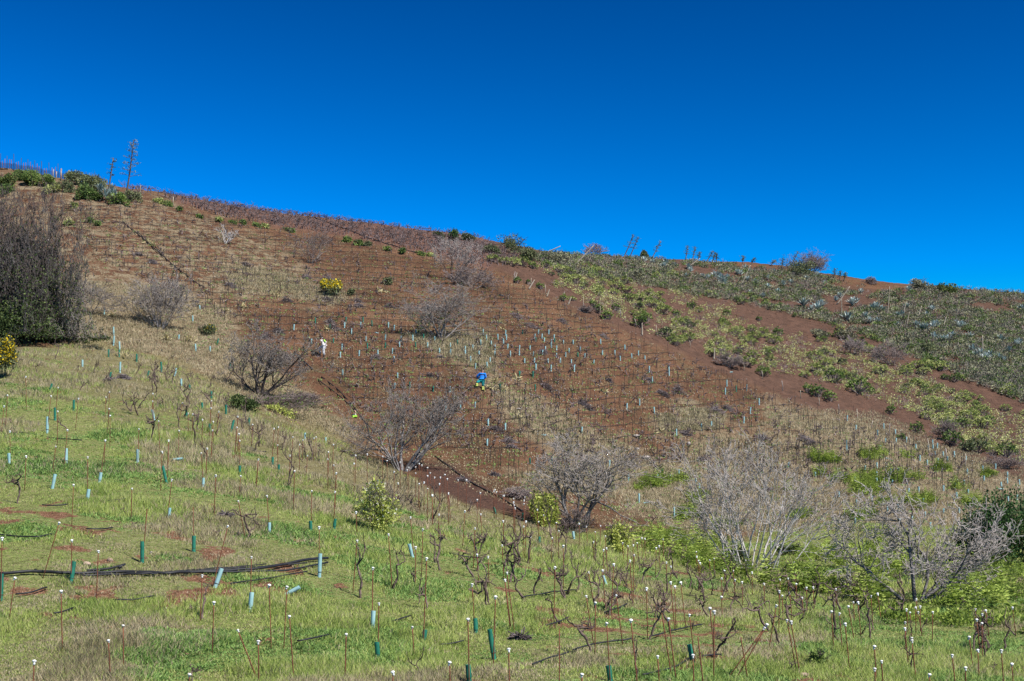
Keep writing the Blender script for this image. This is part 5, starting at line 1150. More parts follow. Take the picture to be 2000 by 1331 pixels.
for a, c_ in (('r', (0, .05, .42)), ('l', (-.49, yf, zf + .38))):
    Jb = sub_(J, ['ankle' + a, 'heel' + a, 'toe' + a], .065); Jb['cuff'] = (*c_, .125)
    skin_obj('boot', Jb, [('cuff', 'ankle' + a), ('ankle' + a, 'heel' + a), ('heel' + a, 'toe' + a)], M['gaiter'], P2, 'heel' + a)
h0 = Vector(hc); skin_obj('hair', {'a': (*(h0 + Vector((-.03, -.02, .06))), .088), 'b': (*(h0 + Vector((-.02, .03, .11))), .062)}, [('a', 'b')], M['shoe'], P2, 'a')
K['person in blue'] = (938, 745)
# bag of clothes on the ground
g = ghit(692.5, 816); bg_ = empty('bundle', g); tag(bg_, 'small pink, white, teal and lime bundle of clothing lying by the black pipes', 'bundle')
skin_obj('pink_cloth', {'a': (-.05, .08, .42, (.14, .10)), 'b': (.10, .08, .45, (.12, .10)), 'c': (.02, .10, .56, (.07, .06))}, [('a', 'b'), ('a', 'c')], M['pinkbag'], bg_, 'a')
skin_obj('white_cloth', {'a': (.08, .02, .30, (.10, .09)), 'b': (.04, .0, .20, (.08, .07))}, [('a', 'b')], M['white'], bg_, 'a')
skin_obj('teal_cloth', {'a': (-.09, .0, .26, (.09, .09)), 'b': (-.11, -.02, .14, (.07, .07))}, [('a', 'b')], M['tealbag'], bg_, 'a')
skin_obj('lime_cloth', {'a': (.0, -.02, .10, (.13, .09)), 'b': (.20, 0, .10, (.10, .09)), 'c': (-.10, -.02, .08, (.09, .07))}, [('a', 'b'), ('a', 'c')], M['lime'], bg_, 'a')
K['coloured bundle'] = (692, 808)
# metal bucket under the thicket
g = ghit(137, 657); b_ = empty('bucket', g); tag(b_, 'dull metal bucket standing at the right edge of the dark thicket', 'bucket')
V, F = lathe([(.0, .02), (.15, .02), (.155, .0), (.20, .44), (.215, .45), (.205, .46), (.19, .44), (.15, .06), (0, .05)], 20); link_mesh('pail', V, F, M['tin'], b_, smooth=True)
a = np.linspace(0, math.pi, 12); V, F = tube_mesh(np.stack([np.cos(a) * .205, np.sin(a) * .10, .44 + np.sin(a) * .12], 1), .008, 6); link_mesh('bail', V, F, M['wire'], b_)
K['metal bucket'] = (137, 650)
# orange and white heap near the thicket top; dark patch, stones
def rock(u, v, wpx, hpx, seed, lab, mat='rock', grp='stones on the slope', name='stone'):
    g = gpt(u, v); sc = FPX / g.y; nr = np.random.default_rng(seed)
    bm = bmesh.new(); bmesh.ops.create_icosphere(bm, subdivisions=2, radius=1)
    me = bpy.data.meshes.new(name)
    for vv in bm.verts:
        q = vv.co; k = .72 + .55 * float(fbm(np.array(q.x * 1.3 + seed), np.array(q.y * 1.3 + q.z * 1.7 + 3), 3)); vv.co = Vector((q.x * k * wpx / sc / 2, q.y * k * wpx / sc / 2, q.z * k * hpx / sc * .62 + hpx / sc * .2))
    bm.to_mesh(me); bm.free(); me.materials.append(M[mat]); o = bpy.data.objects.new(name, me); C.objects.link(o); o.location = g; o.rotation_euler = (0, 0, nr.uniform(0, 6))
    tag(o, lab, name.replace('_', ' '), grp); return o
for i, q in enumerate([(1262,896,20,8,'largest pale pinkish stone on the brown slope'),(1296,892,10,5,'small pale stone right of the largest one'),(1243,853,14,5,'flat pale stone above the largest one'),(1245,878,8,4,'small white stone between two bigger pale ones'),(1345,868,8,6,'whitish stone left of the fresh green patch'),
    (93,472,10,6,'pale orange-white stone beside the dark thicket top'),(96,476,8,5,'second pale stone beside the dark thicket top'),(104,352,5,4,'white stone by the fence posts'),(820,889,8,4,'pale stone at the right foot of the large central tree'),(1013,800,10,4,'grey stone cluster under the diagonal grass strip'),
    (169,1104,16,9,'reddish clod of earth behind the black hoses'),(215,1096,12,8,'reddish clod right of the bigger one behind the hoses'),(295,1081,5,5,'round white pebble near the dark green tube'),(324,1189,6,4,'grey pebble below the hose bundle'),(1827,1310,10,7,'dark stone in the lower right grass'),(1570,1320,18,8,'reddish stone at the bottom right')]):
    rock(q[0], q[1], q[2], q[3], 20 + i, q[4], 'rock' if 'redd' not in q[4] else 'wood')
K['largest pale stone'] = (1262, 893)
g = ghit(979, 580); V, F = lathe([(0, .0), (.36, .0), (.38, .03), (.36, .06), (0, .07)], 4); o = link_mesh('black_mat', V, F, M['hose']); o.location = g + Vector((0, 0, .12)); o.rotation_euler = (R(24), R(-6), R(40)); tag(o, 'small square of black sheeting on the brown slope near the vineyard edge', 'sheet')
# heaps of cut canes and pale cut leaves
def heap(u, v, wpx, hpx, seed, lab, mat='debris', n=70, leaf=False):
    g = gpt(u, v); sc = FPX / g.y; nr = np.random.default_rng(seed); W, H = wpx / sc, hpx / sc
    P = nr.normal(0, .26, (n, 3)) * np.array([W, W * .5, 0]); P[:, 2] = nr.uniform(0, 1, n) * H * np.exp(-(P[:, 0] / W / .4) ** 2)
    P[:, 2] += height(P[:, 0] + g.x, P[:, 1] + g.y) - g.z + .03
    nm = 'cut_leaves' if leaf else 'pruning_heap'
    if leaf: V, F, tt = leaf_quads(P, .42, .2, .22, nr); o = link_mesh(nm, V, F, M['palm_straw'], attrs={'tint': tt})
    else:
        D = nr.normal(size=(n, 3)) * np.array([1, .7, .25]); D /= np.linalg.norm(D, axis=1, keepdims=True); Lh = nr.uniform(.2, .6, n)[:, None]
        V, F = segs_mesh(P - D * Lh * .5, P + D * Lh * .5, np.full(n, .016), np.full(n, .010), 4); o = link_mesh(nm, V, F, M[mat])
    o.location = g; o['auto'] = lab; tag(o, None, 'heap', 'heaps of cuttings on the slope'); return o
for i, (u, v, w_, h_) in enumerate([(520,660,26,8),(545,650,22,7),(560,700,18,5),(640,590,24,8),(700,600,18,5),(645,632,16,6),(655,645,26,7),(735,700,12,6),(840,735,10,6),(1070,760,22,7),(1140,792,26,8),(1190,745,10,5),(1270,745,12,6),(1290,770,18,7),(1325,768,28,14),(1300,775,14,9),(1400,805,26,8),
    (1420,800,22,6),(995,865,28,8),(970,840,26,6),(1000,875,18,5),(1150,885,12,6),(1490,860,30,10),(1570,862,26,10),(1585,868,20,7),(1150,800,20,6),(890,640,10,4),(600,545,24,8),(640,545,26,8),(700,590,20,6),(760,600,18,6),(1010,620,30,7),(1040,640,34,7),(1100,630,22,5),(450,560,24,6),(560,590,22,7),(270,500,18,6),(300,515,20,6),(480,520,18,5),
    (1060,690,14,5),(1180,660,14,6),(860,700,8,5),(1340,850,20,7),(1370,900,16,6),(1015,1250,14,6),(770,980,18,6),(240,740,22,8),(215,745,18,6),(440,1010,10,5),(1500,960,14,6),(965,930,18,6),(905,940,20,6)]):
    heap(u, v, w_, h_, 700 + i, 'low heap of dark cut canes', n=int(40 + w_ * 3))
for i, (u, v, w_, h_) in enumerate([(138,436,16,5),(300,480,12,5),(290,475,16,4),(440,610,12,4),(640,645,14,4),(480,603,16,4),(470,598,18,4),(370,668,22,6),(325,665,14,5),(1010,742,18,5),(960,760,18,5),(965,748,14,5),(982,762,12,3),(1120,765,10,6),(1012,852,8,3),(1015,820,12,5),(1180,767,6,3),(540,580,22,4),(750,572,10,4),(740,570,10,4),(925,615,8,3),(980,630,18,3),(985,645,16,4),(1290,845,10,3),(1350,925,12,4),(220,620,10,3),(245,700,10,3)]):
    heap(u, v, w_, h_, 800 + i, 'pale heap of cut leaves', n=int(16 + w_ * 1.6), leaf=True)
# fence at the upper left: posts, a rail tape and netting
fe = empty('fence', gsky(-30)); tag(fe, 'dark netting fence with many thin posts along the upper left skyline', 'fence')
fp = []
for k, u in enumerate(list(np.arange(-40, 90, 4.5)) + list(np.arange(90, 212, 6))):
    b = gsky(u, -1.0) - fe.location; h = RND.uniform(1.0, 1.3) * (1.15 if u < 120 else .85) * (1.4 if k % 3 == 0 else 1); fp.append((b, h))
    V, F = tube_mesh([tuple(b - Vector((0, 0, .2))), tuple(b + Vector((RND.uniform(-.05, .05), 0, h)))], .035, 5); link_mesh('post', V, F, M['rust'] if k % 3 else M['wire'], fe)
P0, P1_ = [], []
for fr in (.12, .24, .36, .48, .6, .72, .84, .96):
    for (b, h), (b2, h2) in zip(fp[:-1], fp[1:]): P0.append(tuple(b + Vector((0, 0, fr * 1.0)))); P1_.append(tuple(b2 + Vector((0, 0, fr * (1.0 if fr < .8 else .95)))))
for (b, h), (b2, h2) in zip(fp[:-1], fp[1:]):
    for t_ in np.linspace(0, 1, 5)[1:-1]: q = b.lerp(b2, t_); P0.append(tuple(q)); P1_.append(tuple(q + Vector((0, 0, .95))))
V, F = segs_mesh(P0, P1_, np.full(len(P0), .014), np.full(len(P0), .014), 3); link_mesh('netting', V, F, M['wire'], fe)
for i, (u, v, h, mt, lab) in enumerate([(119,350,22,'wood','stout wooden post at the fence, left of a pair'),(134,346,20,'wood','stout wooden post at the fence, right of a pair'),(104,346,16,'stalk_pale','pale leaning pole just left of the stout fence posts'),(110,342,14,'stalk_pale','thin pale pole between fence and stout posts'),
    (274,380,20,'stalk_pale','slim white post standing in the hilltop vineyard edge, left one'),(338,401,17,'stalk_pale','slim white post at the hilltop vineyard edge, right one')]):
    g = ghit(u, v + 2, dmin=100) or gsky(u, -2); V, F = tube_mesh([(0, 0, -.2), (0, 0, h / FPX * g.y * .5), (.04, 0, h / FPX * g.y)], .085 if mt == 'wood' else .05, 8); o = link_mesh('post', V, F, M[mt]); o.location = g; tag(o, lab, 'post')
for i in range(26):
    f = i / 25; u = 1000 + 880 * f + RND.uniform(-6, 6); v = 548 + 365 * f ** 1.02 + RND.uniform(-3, 3) - (10 if .2 < f < .6 else 0); g = ghit(u, v)
    if g is None: continue
    V, F = tube_mesh([(0, 0, -.15), (.02, 0, .5), (RND.uniform(-.12, .12), 0, RND.uniform(.8, 1.2))], .035, 6); o = link_mesh('edge_post', V, F, M['stalk_pale' if i % 3 else 'bark_grey']); o.location = g; o['auto'] = 'short pale edge post'; tag(o, None, 'post', 'short posts along the vineyard edge')

# ------------------------------------------------------------------ uncountable growth ("stuff")
def sample(poly, n, seed, umin=-250, umax=2250, vmin=280, vmax=1450, dmin=26, keep=None):
    nr = np.random.default_rng(seed); P = np.array(poly, float)
    lo = np.maximum(P.min(0), [umin, vmin]); hi = np.minimum(P.max(0), [umax, vmax]); m = int(n * 2.4)
    U = nr.uniform(lo[0], hi[0], m); V = nr.uniform(lo[1], hi[1], m); k = sdist(poly, U, V) > 0; U, V = U[k][:n], V[k][:n]
    Pt, ok = ghits(U, V, dmin=dmin); return Pt[ok], U[ok], V[ok], nr
def field(Pt, A_):
    """look a ground attribute up at world points"""
    a = Pt[:, 0] / Pt[:, 1]; i = np.clip(np.searchsorted(ga, a), 0, len(ga) - 1); j = np.clip(np.searchsorted(gy, Pt[:, 1]), 0, len(gy) - 1); return A_[j, i]
def blades(Pt, nr, hgt, wid, lean=.35, per=1, spread=.05):
    P = np.repeat(Pt, per, 0) + nr.normal(0, spread, (len(Pt) * per, 3)) * np.array([1, 1, 0]); h = np.repeat(hgt, per) * nr.uniform(.6, 1.25, len(P)); n = len(P)
    a = nr.uniform(0, 2 * np.pi, n); s = np.stack([np.cos(a), np.sin(a) * .5, np.zeros(n)], 1) * (np.repeat(wid, per) * .5)[:, None]
    d = nr.normal(0, lean, (n, 3)); d[:, 2] = 1; m = P + d * (h * .5)[:, None]; e = P + (d + nr.normal(0, lean * .5, (n, 3)) * np.array([1, 1, 0]))* h[:, None]
    V = np.stack([P - s, P + s, m + s * .7, m - s * .7, e], 1).reshape(-1, 3); b = (np.arange(n) * 5)[:, None]
    Q = b + np.array([[0, 1, 2, 3]]); T = b + np.array([[3, 2, 4]])
    tint = np.repeat(np.clip(nr.normal(.45, .22, n), 0, 1), 5)
    return V, [Q, T], tint
def stuff(name, V, F, mat, tint, lab, cat):
    o = link_mesh(name, V, F, M[mat], attrs={'tint': tint}); tag(o, lab, cat, None, 'stuff'); return o
# meadow grass
Pt, U, Vv, nr = sample(GREEN, 185000, 1)
gm_, br, lu = field(Pt, m_green), field(Pt, m_bare), field(Pt, m_lush)
tall = fbm(Pt[:, 0] / 2.2 + 9, Pt[:, 1] / 2.2 + 3, 3); strawy = fbm(Pt[:, 0] / 4.5 + 70, Pt[:, 1] / 4.5 + 13, 3)
keep = (nr.uniform(0, 1, len(Pt)) < (1 - br * .78) * (1 - .35 * field(Pt, m_earthy)) * (.62 + .8 * sstep((tall - .35) / .3))) & (gm_ > .4)
isl = (lu > .5) & (nr.uniform(0, 1, len(Pt)) < .8); iss = ~isl & (nr.uniform(0, 1, len(Pt)) < .14 + .75 * sstep((strawy - .50) / .12) + .75 * field(Pt, m_strawy))
hh = (.05 + .21 * sstep((tall - .36) / .32)) * (1 - .45 * field(Pt, m_earthy)) ; ww = .011 + Pt[:, 1] * .00022
for nm, msk, mt, per, hs_, ws_, lab in (('meadow_grass', keep & ~isl & ~iss, 'grass', 5, 1.0, 1.0, 'green grass covering the near slope'), ('dry_grass', keep & iss, 'straw', 4, 1.0, 1.0, 'straw-coloured dry grass mixed into the near slope'),
                                   ('leafy_weeds', keep & isl, 'lush', 5, .55, 2.1, 'low dark green weeds in patches between the stakes')):
    V, F, tt = blades(Pt[msk], nr, hh[msk] * hs_, ww[msk] * ws_, .38 if mt != 'lush' else .7, per, .07); stuff(nm, V, F, mt, tt, lab, 'grass')
# dry grass on the middle banks
allV, allF, allT, off = [], [], [], 0
for k, pl in enumerate(DRY):
    Pt, U, Vv, nr = sample(pl, 16000 if k in (0, 3) else 7000, 20 + k); kk_ = field(Pt, m_dry) > nr.uniform(.1, .9, len(Pt)); Pt = Pt[kk_]
    V, F, tt = blades(Pt, nr, np.full(len(Pt), .20), np.full(len(Pt), .045), .4, 3, .14); allV.append(V); allF.append([f + off for f in F]); allT.append(tt); off += len(V)
stuff('bank_grass', np.concatenate(allV), [np.concatenate([f[0] for f in allF]), np.concatenate([f[1] for f in allF])], 'straw', np.concatenate(allT), 'pale dry grass on the banks and diagonal strips of the far slope', 'grass')
# sparse weeds over the brown slope
Pt, U, Vv, nr = sample([(-100,340),(330,395),(950,510),(1200,640),(1500,765),(1950,920),(2100,1060),(1300,1050),(1000,990),(700,870),(400,700),(100,640),(-100,640)], 46000, 40)
f_ = fbm(Pt[:, 0] / 2.0 + 1, Pt[:, 1] / 2.0 + 90, 4); kk_ = nr.uniform(0, 1, len(Pt)) < sstep((f_ - .42) / .18) * .9 + .06; Pt = Pt[kk_]
V, F, tt = blades(Pt, nr, np.full(len(Pt), .11), np.full(len(Pt), .06), .7, 3, .16); stuff('slope_weeds', V, F, 'straw', tt, 'thin dry weeds scattered over the brown vineyard slope', 'weeds')
Pt, U, Vv, nr = sample([(100,400),(900,520),(1300,720),(1900,920),(1900,1040),(1300,1040),(700,860),(300,640)], 3000, 41)
V, F, tt = blades(Pt, nr, np.full(len(Pt), .16), np.full(len(Pt), .07), .6, 6, .16); stuff('green_tufts', V, F, 'lush', tt, 'little green tufts dotted over the brown vineyard slope', 'weeds')
# clods and stones crumbs on the slopes
Pt, U, Vv, nr = sample([(-100,330),(1000,500),(2100,620),(2100,1060),(1300,1050),(1000,1010),(700,900),(400,720),(-100,640)], 26000, 42)
n = len(Pt); sz = nr.uniform(.02, .07, n) * (Pt[:, 1] / 120); oc = np.array([[1,0,0],[0,1,0],[-1,0,0],[0,-1,0],[0,0,.8]]) ; V = (Pt[:, None] + oc[None] * sz[:, None, None] * nr.uniform(.6, 1.3, (n, 5, 1))).reshape(-1, 3)
b = (np.arange(n) * 5)[:, None, None]; F = (np.array([[0,1,4],[1,2,4],[2,3,4],[3,0,4]])[None] + b).reshape(-1, 3)
t = NT('soil_clods'); t.bsdf(t.ramp(t.math('ADD', t.math('MULTIPLY', t.attr('tint').outputs['Fac'], .6), t.math('MULTIPLY', t.noise(.7, 3), .4)), [(.2, (.06, .03, .02)), (.6, (.16, .075, .045)), (.86, (.26, .15, .10)), (.95, (.50, .42, .33))]), .95, .1); M['clods'] = t.m
stuff('soil_clods', V, F, 'clods', np.repeat(nr.uniform(0, 1, n), 5), 'crumbs of earth and small stones over the slopes', 'soil')
# clods in the bare near patches
Pt, U, Vv, nr = sample(GREEN, 40000, 43); kk_ = field(Pt, m_bare) > .5; Pt = Pt[kk_]; n = len(Pt)
if n: 
    sz = nr.uniform(.01, .045, n); V = (Pt[:, None] + oc[None] * sz[:, None, None] * nr.uniform(.6, 1.3, (n, 5, 1))).reshape(-1, 3); b = (np.arange(n) * 5)[:, None, None]; F = (np.array([[0,1,4],[1,2,4],[2,3,4],[3,0,4]])[None] + b).reshape(-1, 3)
    t = NT('red_clods'); t.bsdf(t.ramp(t.attr('tint').outputs['Fac'], [(.0, (.09, .042, .024)), (.6, (.21, .105, .06)), (1, (.33, .22, .15))]), .95, .1); M['redclods'] = t.m
    stuff('red_clods', V, F, 'redclods', np.repeat(nr.uniform(0, 1, n), 5), 'red crumbs of earth in bare patches of the near slope', 'soil')
# ferns: arching fronds with paired leaflets
def ferns(polys, counts, seeds, name, lab, size):
    VV, TT = [], []
    for pl, cnt, sd in zip(polys, counts, seeds):
        Pt, U, Vv, nr = sample(pl, cnt, sd); f_ = fbm(Pt[:, 0] / 2.4 + 31, Pt[:, 1] / 2.4 + 7, 3); Pt = Pt[(nr.uniform(0, 1, len(Pt)) < sstep((f_ - .42) / .14)) & (np.hypot((U[:len(Pt)] - 1472) / 85., (Vv[:len(Pt)] - 1095) / 34.) > 1) & (np.hypot((U[:len(Pt)] - 1790) / 75., (Vv[:len(Pt)] - 1165) / 36.) > 1)]
        for fr in range(5):
            n = len(Pt); a = nr.uniform(0, 2 * np.pi, n); L = nr.uniform(.45, 1.25, n) * size; d = np.stack([np.cos(a), np.sin(a), np.zeros(n)], 1); s = np.stack([-np.sin(a), np.cos(a), np.zeros(n)], 1); up0 = nr.uniform(.8, 1.9, n); tv = nr.uniform(0, 1, n)
            for q in range(5):
                t0 = .2 + .16 * q; c = Pt + d * (L * t0)[:, None] + np.array([[0, 0, 1.0]]) * (L * (up0 * t0 * 1.6 - t0 * t0 * 1.1))[:, None] + np.array([[0, 0, .03]]); ll = L * .32 * (1.15 - t0)
                for sg in (-1, 1):
                    o_ = s * sg + d * .35 + np.array([[0, 0, .45]]) * nr.uniform(.2, 1.4, n)[:, None]; w4 = (d + np.array([[0, 0, 1.0]])) * (ll * .17)[:, None]
                    VV.append(np.stack([c, c + o_ * (ll * .5)[:, None] + w4, c + o_ * ll[:, None] - np.array([[0, 0, 1.0]]) * (ll * .15)[:, None], c + o_ * (ll * .5)[:, None] - w4], 1).reshape(-1, 3)); TT.append(np.repeat(tv, 4))
    V = np.concatenate(VV); stuff(name, V, np.arange(len(V)).reshape(-1, 4), 'fern', np.concatenate(TT), lab, 'ferns')
FERN = [[(1290,1040),(1400,1050),(1480,1100),(1600,1080),(1700,1060),(1850,1110),(2100,1110),(2100,1250),(1950,1230),(1750,1220),(1650,1170),(1500,1160),(1380,1130),(1300,1090)],
        [(1240,1040),(1330,1045),(1450,1110),(1440,1140),(1330,1110),(1250,1075)]]
ferns(FERN, [760, 200], [51, 52], 'ferns', 'bright green ferns filling the hollow around the bare trees at lower right', .70)
FP = [[(u + a * 1.15 * math.cos(q_) * (1 + .35 * math.sin(3 * q_ + u)), v + b * 1.2 * math.sin(q_) * (1 + .3 * math.cos(2 * q_ + u))) for q_ in np.linspace(0, 5.9, 12)] for (u, v, a, b) in [(u_, v_, a_ * .9, b_ * .8) for (u_, v_, a_, b_) in [(1705,893,30,9),(1615,900,22,10),(1590,895,10,5),(1700,945,55,16),(1760,935,40,12),(1690,960,30,14),(1800,985,30,10),(1840,918,16,7),(1870,960,22,8),(1285,945,34,10),(1360,975,20,16),(1345,1010,26,10),(1780,892,22,8),(1640,935,14,8),(1900,985,26,8),(1600,930,14,6),
      (1930,930,14,5),(1255,955,14,8),(1335,945,14,7),(1740,985,24,8),(1680,1010,26,8),(1560,1010,22,10),(1420,1030,24,8),(1540,960,12,8)]]]
ferns(FP, [int(abs(p_[0][0] - p_[6][0]) * .9) for p_ in FP], list(range(60, 60 + len(FP))), 'fern_patches', 'scattered lime-green fern patches on the lower right of the far slope', .55)
VV, TT, off = [], [], 0
for k, (pl, cnt) in enumerate([(FERN[0], 1150), (FERN[1], 260)] + [(p_, int(abs(p_[0][0] - p_[6][0]) * 1.3)) for p_ in FP]):
    Pt, U, Vv, nr = sample(pl, cnt, 300 + k); f_ = fbm(Pt[:, 0] / 1.7 + 11, Pt[:, 1] / 1.7 + 3, 3); Pt = Pt[(f_ > .50) & (np.hypot((U - 1472) / 75., (Vv - 1092) / 30.) > 1) & (np.hypot((U - 1790) / 60., (Vv - 1160) / 30.) > 1)]; n = len(Pt)
    if not n: continue
    lv = 26; dd = nr.normal(size=(n * lv, 3)); dd /= np.linalg.norm(dd, axis=1, keepdims=True); dd[:, 2] = np.abs(dd[:, 2])
    rr = np.repeat(nr.uniform(.12, .38, n), lv) * nr.uniform(.5, 1.05, n * lv); V, F, tt = leaf_quads(np.repeat(Pt, lv, 0) + dd * rr[:, None] * np.array([1, 1, 1.15]), .16, .5, .4, nr, N=dd)
    VV.append(V); TT.append(np.repeat(np.clip(np.repeat(nr.uniform(.15, .9, n), lv) + nr.normal(0, .12, n * lv), 0, 1), 4))
V = np.concatenate(VV); stuff('leafy_undergrowth', V, np.arange(len(V)).reshape(-1, 4), 'fern', np.concatenate(TT), 'bright yellow-green leafy undergrowth mixed through the ferns', 'undergrowth')
# hilltop vineyard and the remaining small vines of the far slope, past the 300 nearest
HV = [(195,350),(300,380),(400,398),(500,411),(600,424),(700,438),(800,452),(900,467),(1000,489),(1015,515),(955,526),(850,498),(700,466),(560,444),(430,424),(345,394),(262,378)]
Pt, U, Vv, nr = sample(HV, 2600, 70, dmin=100)
extra, _, _, _ = sample(BROWN, 1700, 71, dmin=100)
ridge = np.array([tuple(gsky(u, nr.uniform(-1, 5))) for u in np.arange(250, 960, 4.0)])
Pt = np.concatenate([Pt, extra, ridge]); sc_ = np.concatenate([np.full(len(Pt) - len(extra) - len(ridge), 1.0), nr.uniform(.3, .8, len(extra)), np.full(len(ridge), .72)])
A0, A1, Ra = [], [], []
for i in range(len(Pt)):
    p = Pt[i]; h = nr.uniform(.42, .72) * sc_[i]; q = p + np.array([nr.normal(0, .12), nr.normal(0, .1), h * .7]); A0.append(p - [0, 0, .05]); A1.append(q); Ra.append(.055)
    for k in range(4):
        e = q + np.array([nr.normal(0, .30), nr.normal(0, .25), nr.uniform(-.05, .30)]) * sc_[i]; A0.append(q); A1.append(e); Ra.append(.032)
        e2 = e + np.array([nr.normal(0, .2), nr.normal(0, .2), nr.uniform(0, .35)]) * sc_[i]; A0.append(e); A1.append(e2); Ra.append(.018)
V, F = segs_mesh(A0, A1, np.array(Ra), np.array(Ra) * .7, 3)
o = link_mesh('far_vines', V, F, M['vine_far']); tag(o, 'mass of small leafless purple-brown vines covering the hilltop up to the skyline', 'vines', None, 'stuff')
# thin stakes of the far slope
A0, A1, cp = [], [], []
Pt, U, Vv, nr = sample(BROWN, 2800, 72, dmin=84)
ex, _, _, _ = sample([(1240,900),(1700,800),(1950,910),(2050,1000),(1900,1000),(1600,1000),(1300,990)], 150, 73, dmin=84)
Pt = np.concatenate([Pt, ex])
for p in Pt:
    h = nr.uniform(.7, 1.25); q = p + np.array([nr.normal(0, .05), nr.normal(0, .05), h]); A0.append(p); A1.append(q); cp.append(q)
V, F = segs_mesh(A0, A1, np.full(len(A0), .018), np.full(len(A0), .016), 3); cp = np.array(cp)
o = link_mesh('far_stakes', V, F, M['wire']); tag(o, 'hundreds of thin dark stakes standing in rows on the brown far slope', 'stakes', None, 'stuff')
cp = cp[nr.uniform(0, 1, len(cp)) < .35]; V = (cp[:, None] + np.array([[.03,0,0],[0,.03,0],[-.03,0,0],[0,-.03,0],[0,0,.035],[0,0,-.035]])[None]).reshape(-1, 3); b = (np.arange(len(cp)) * 6)[:, None, None]
F = (np.array([[0,1,4],[1,2,4],[2,3,4],[3,0,4],[1,0,5],[2,1,5],[3,2,5],[0,3,5]])[None] + b).reshape(-1, 3); k_ = link_mesh('caps', V, F, M['cap'], o)
# scrub of the upper right slope
SCR = [(1010,495),(1100,498),(1200,503),(1300,509),(1400,514),(1480,521),(1600,540),(1700,560),(1800,563),(1900,568),(2250,590),(2250,860),(2000,786),(1900,748),(1800,704),(1700,662),(1600,628),(1500,606),(1430,590),(1350,578),(1300,568),(1200,552),(1100,535)]
Pt, U, Vv, nr = sample(SCR, 11000, 80, dmin=100)
lo = [(1060,500),(1470,580),(1560,610),(1600,640),(1400,600),(1200,560)]
f_ = fbm(Pt[:, 0] / 7 + 2, Pt[:, 1] / 7 + 5, 3)
red_t = (sdist([(1612,530),(1800,550),(1770,572),(1640,556)], U, Vv) > 0) | (sdist([(1430,512),(1545,518),(1540,530),(1440,524)], U, Vv) > 0)
Pt = Pt[(f_ > .30) & ~red_t]; n = len(Pt)
R_ = nr.uniform(.35, 1.0, n); lv = 46; dd = nr.normal(size=(n * lv, 3)); dd /= np.linalg.norm(dd, axis=1, keepdims=True); dd[:, 2] = np.abs(dd[:, 2])
rr = np.repeat(R_, lv) * nr.uniform(.6, 1.05, n * lv); P = np.repeat(Pt, lv, 0) + dd * rr[:, None] * np.array([1, 1, .75]); kind = np.repeat(nr.uniform(0, 1, n), lv)
for nm, msk, mt, lab in (('scrub', kind < .58, 'scrub', 'dense grey-green scrub covering the upper right slope to the skyline'), ('green_scrub', (kind >= .58) & (kind < .82), 'rosette_green', 'greener leafy shrubs merged into the upper right scrub'), ('purple_scrub', kind >= .82, 'bark_purple', 'leafless purplish twig brush merged into the upper right scrub')):
    V, F, tt = leaf_quads(P[msk], .28 if mt != 'bark_purple' else .55, .2, .45 if mt != 'bark_purple' else .07, nr, N=dd[msk] * .8)
    tt = np.repeat(np.clip(np.repeat(nr.uniform(0, 1, n), lv)[msk] * .7 + nr.uniform(0, .3, msk.sum()), 0, 1), 4)
    o = link_mesh(nm, V, F, M[mt], attrs={'tint': tt}); tag(o, lab, 'scrub', None, 'stuff')
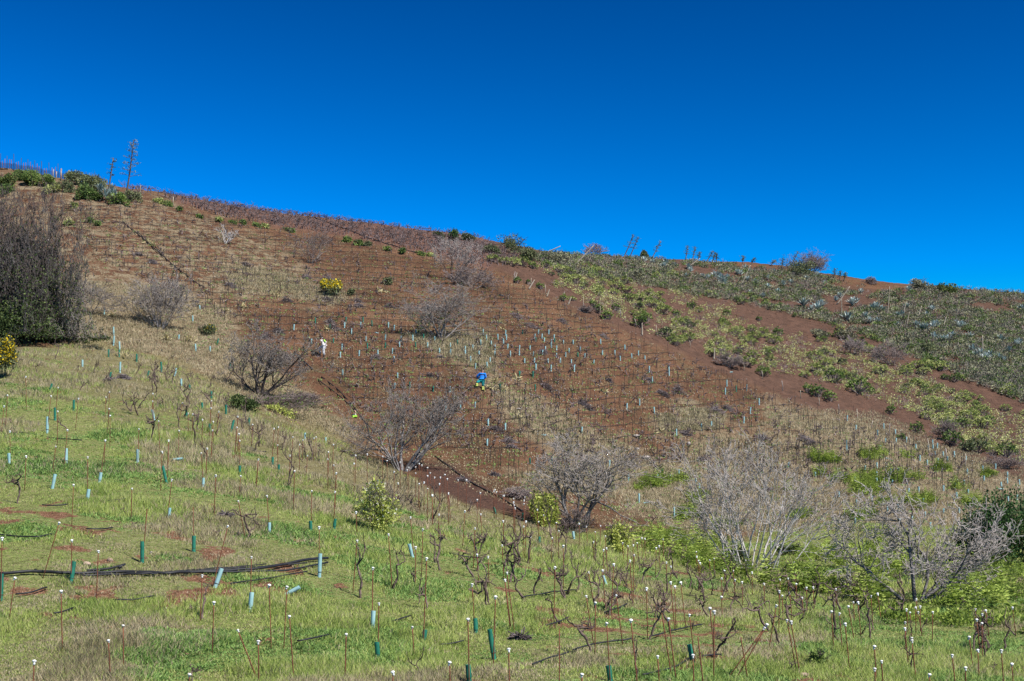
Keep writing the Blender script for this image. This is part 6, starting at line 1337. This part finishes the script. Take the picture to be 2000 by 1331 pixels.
# loose growth between the rosette shrubs
polyb = [(1040,515),(1150,525),(1300,552),(1430,595),(1460,630),(1560,655),(1700,690),(1800,735),(1900,785),(2100,850),(2100,950),(1900,870),(1800,815),(1700,780),(1600,750),(1500,724),(1400,697),(1300,667),(1200,622),(1080,562)]
Pt, U, Vv, nr = sample(polyb, 6500, 81, dmin=100); f_ = fbm(U / 30., Vv / 14., 3) + .10 * np.clip((U - 1380) / 120, -.6, 1) + .06 * np.clip(1 - np.abs(Vv - np.interp(U, [b_[0] for b_ in BAND], [b_[1] for b_ in BAND])) / 34, -1, 1); Pt = Pt[f_ > .47]; n = len(Pt); lv = 22
dd = nr.normal(size=(n * lv, 3)); dd[:, 2] = np.abs(dd[:, 2]); P = np.repeat(Pt, lv, 0) + dd * .25; knd = np.repeat(nr.uniform(0, 1, n), lv)
for nm, msk, mt, lab in (('dry_brush', knd < .36, 'bark_purple', 'grey leafless brush between the rosette shrubs of the right slope'), ('low_succulents', knd >= .36, 'rosette', 'small yellow-green plants scattered between the rosette shrubs')):
    V, F, tt = leaf_quads(P[msk], .42 if mt == 'bark_purple' else .18, .3, .07 if mt == 'bark_purple' else .45, nr); o = link_mesh(nm, V, F, M[mt], attrs={'tint': tt}); tag(o, lab, 'brush', None, 'stuff')

# ------------------------------------------------------------------ labels that single each repeat out: by its look and the nearest thing one can find
K.update({'grassy hump': (1345, 815), 'lower left corner': (0, 1331), 'lower right corner': (2000, 1331), 'right edge of the slope': (2000, 800), 'bottom centre': (1000, 1331), 'left edge of the grass': (0, 1000)})
from collections import defaultdict
cells = defaultdict(list)
for o in list(C.objects):
    if o.parent is None and 'auto' in o:
        u, v = uv(o.location); best = min(K.items(), key=lambda kv: (kv[1][0] - u) ** 2 + ((kv[1][1] - v) * 1.3) ** 2); dx, dy = u - best[1][0], v - best[1][1]
        side = ('left of' if dx < 0 else 'right of') if abs(dx) > abs(dy) else ('above' if dy < 0 else 'below')
        cells[(o['auto'], side, best[0])].append((dx * dx + dy * dy, o))
for (ph, side, lm), L in cells.items():
    L.sort(key=lambda t_: t_[0])
    for i, (_, o) in enumerate(L):
        art = '' if lm.startswith('two') else 'the '
        o['label'] = f'{ph}, {ordinal(i + 1)} nearest {side} {art}{lm}' if len(L) > 1 else f'{ph}, only one {side} {art}{lm}'
        if len(o['label'].split()) > 16: o['label'] = f'{ph}, {ordinal(i + 1)} {side} {art}{lm}'
        if len(o['label'].split()) > 16: print('LONG', o['label'])
        del o['auto']
for o in C.objects:
    if o.parent is not None and 'category' in o: del o['category']
print('objects', len(C.objects), 'top', sum(o.parent is None for o in C.objects), 'stakes', len(stakes), 'tubes', len(TU), len(TU2), 'vines', len(VN), len(vines))
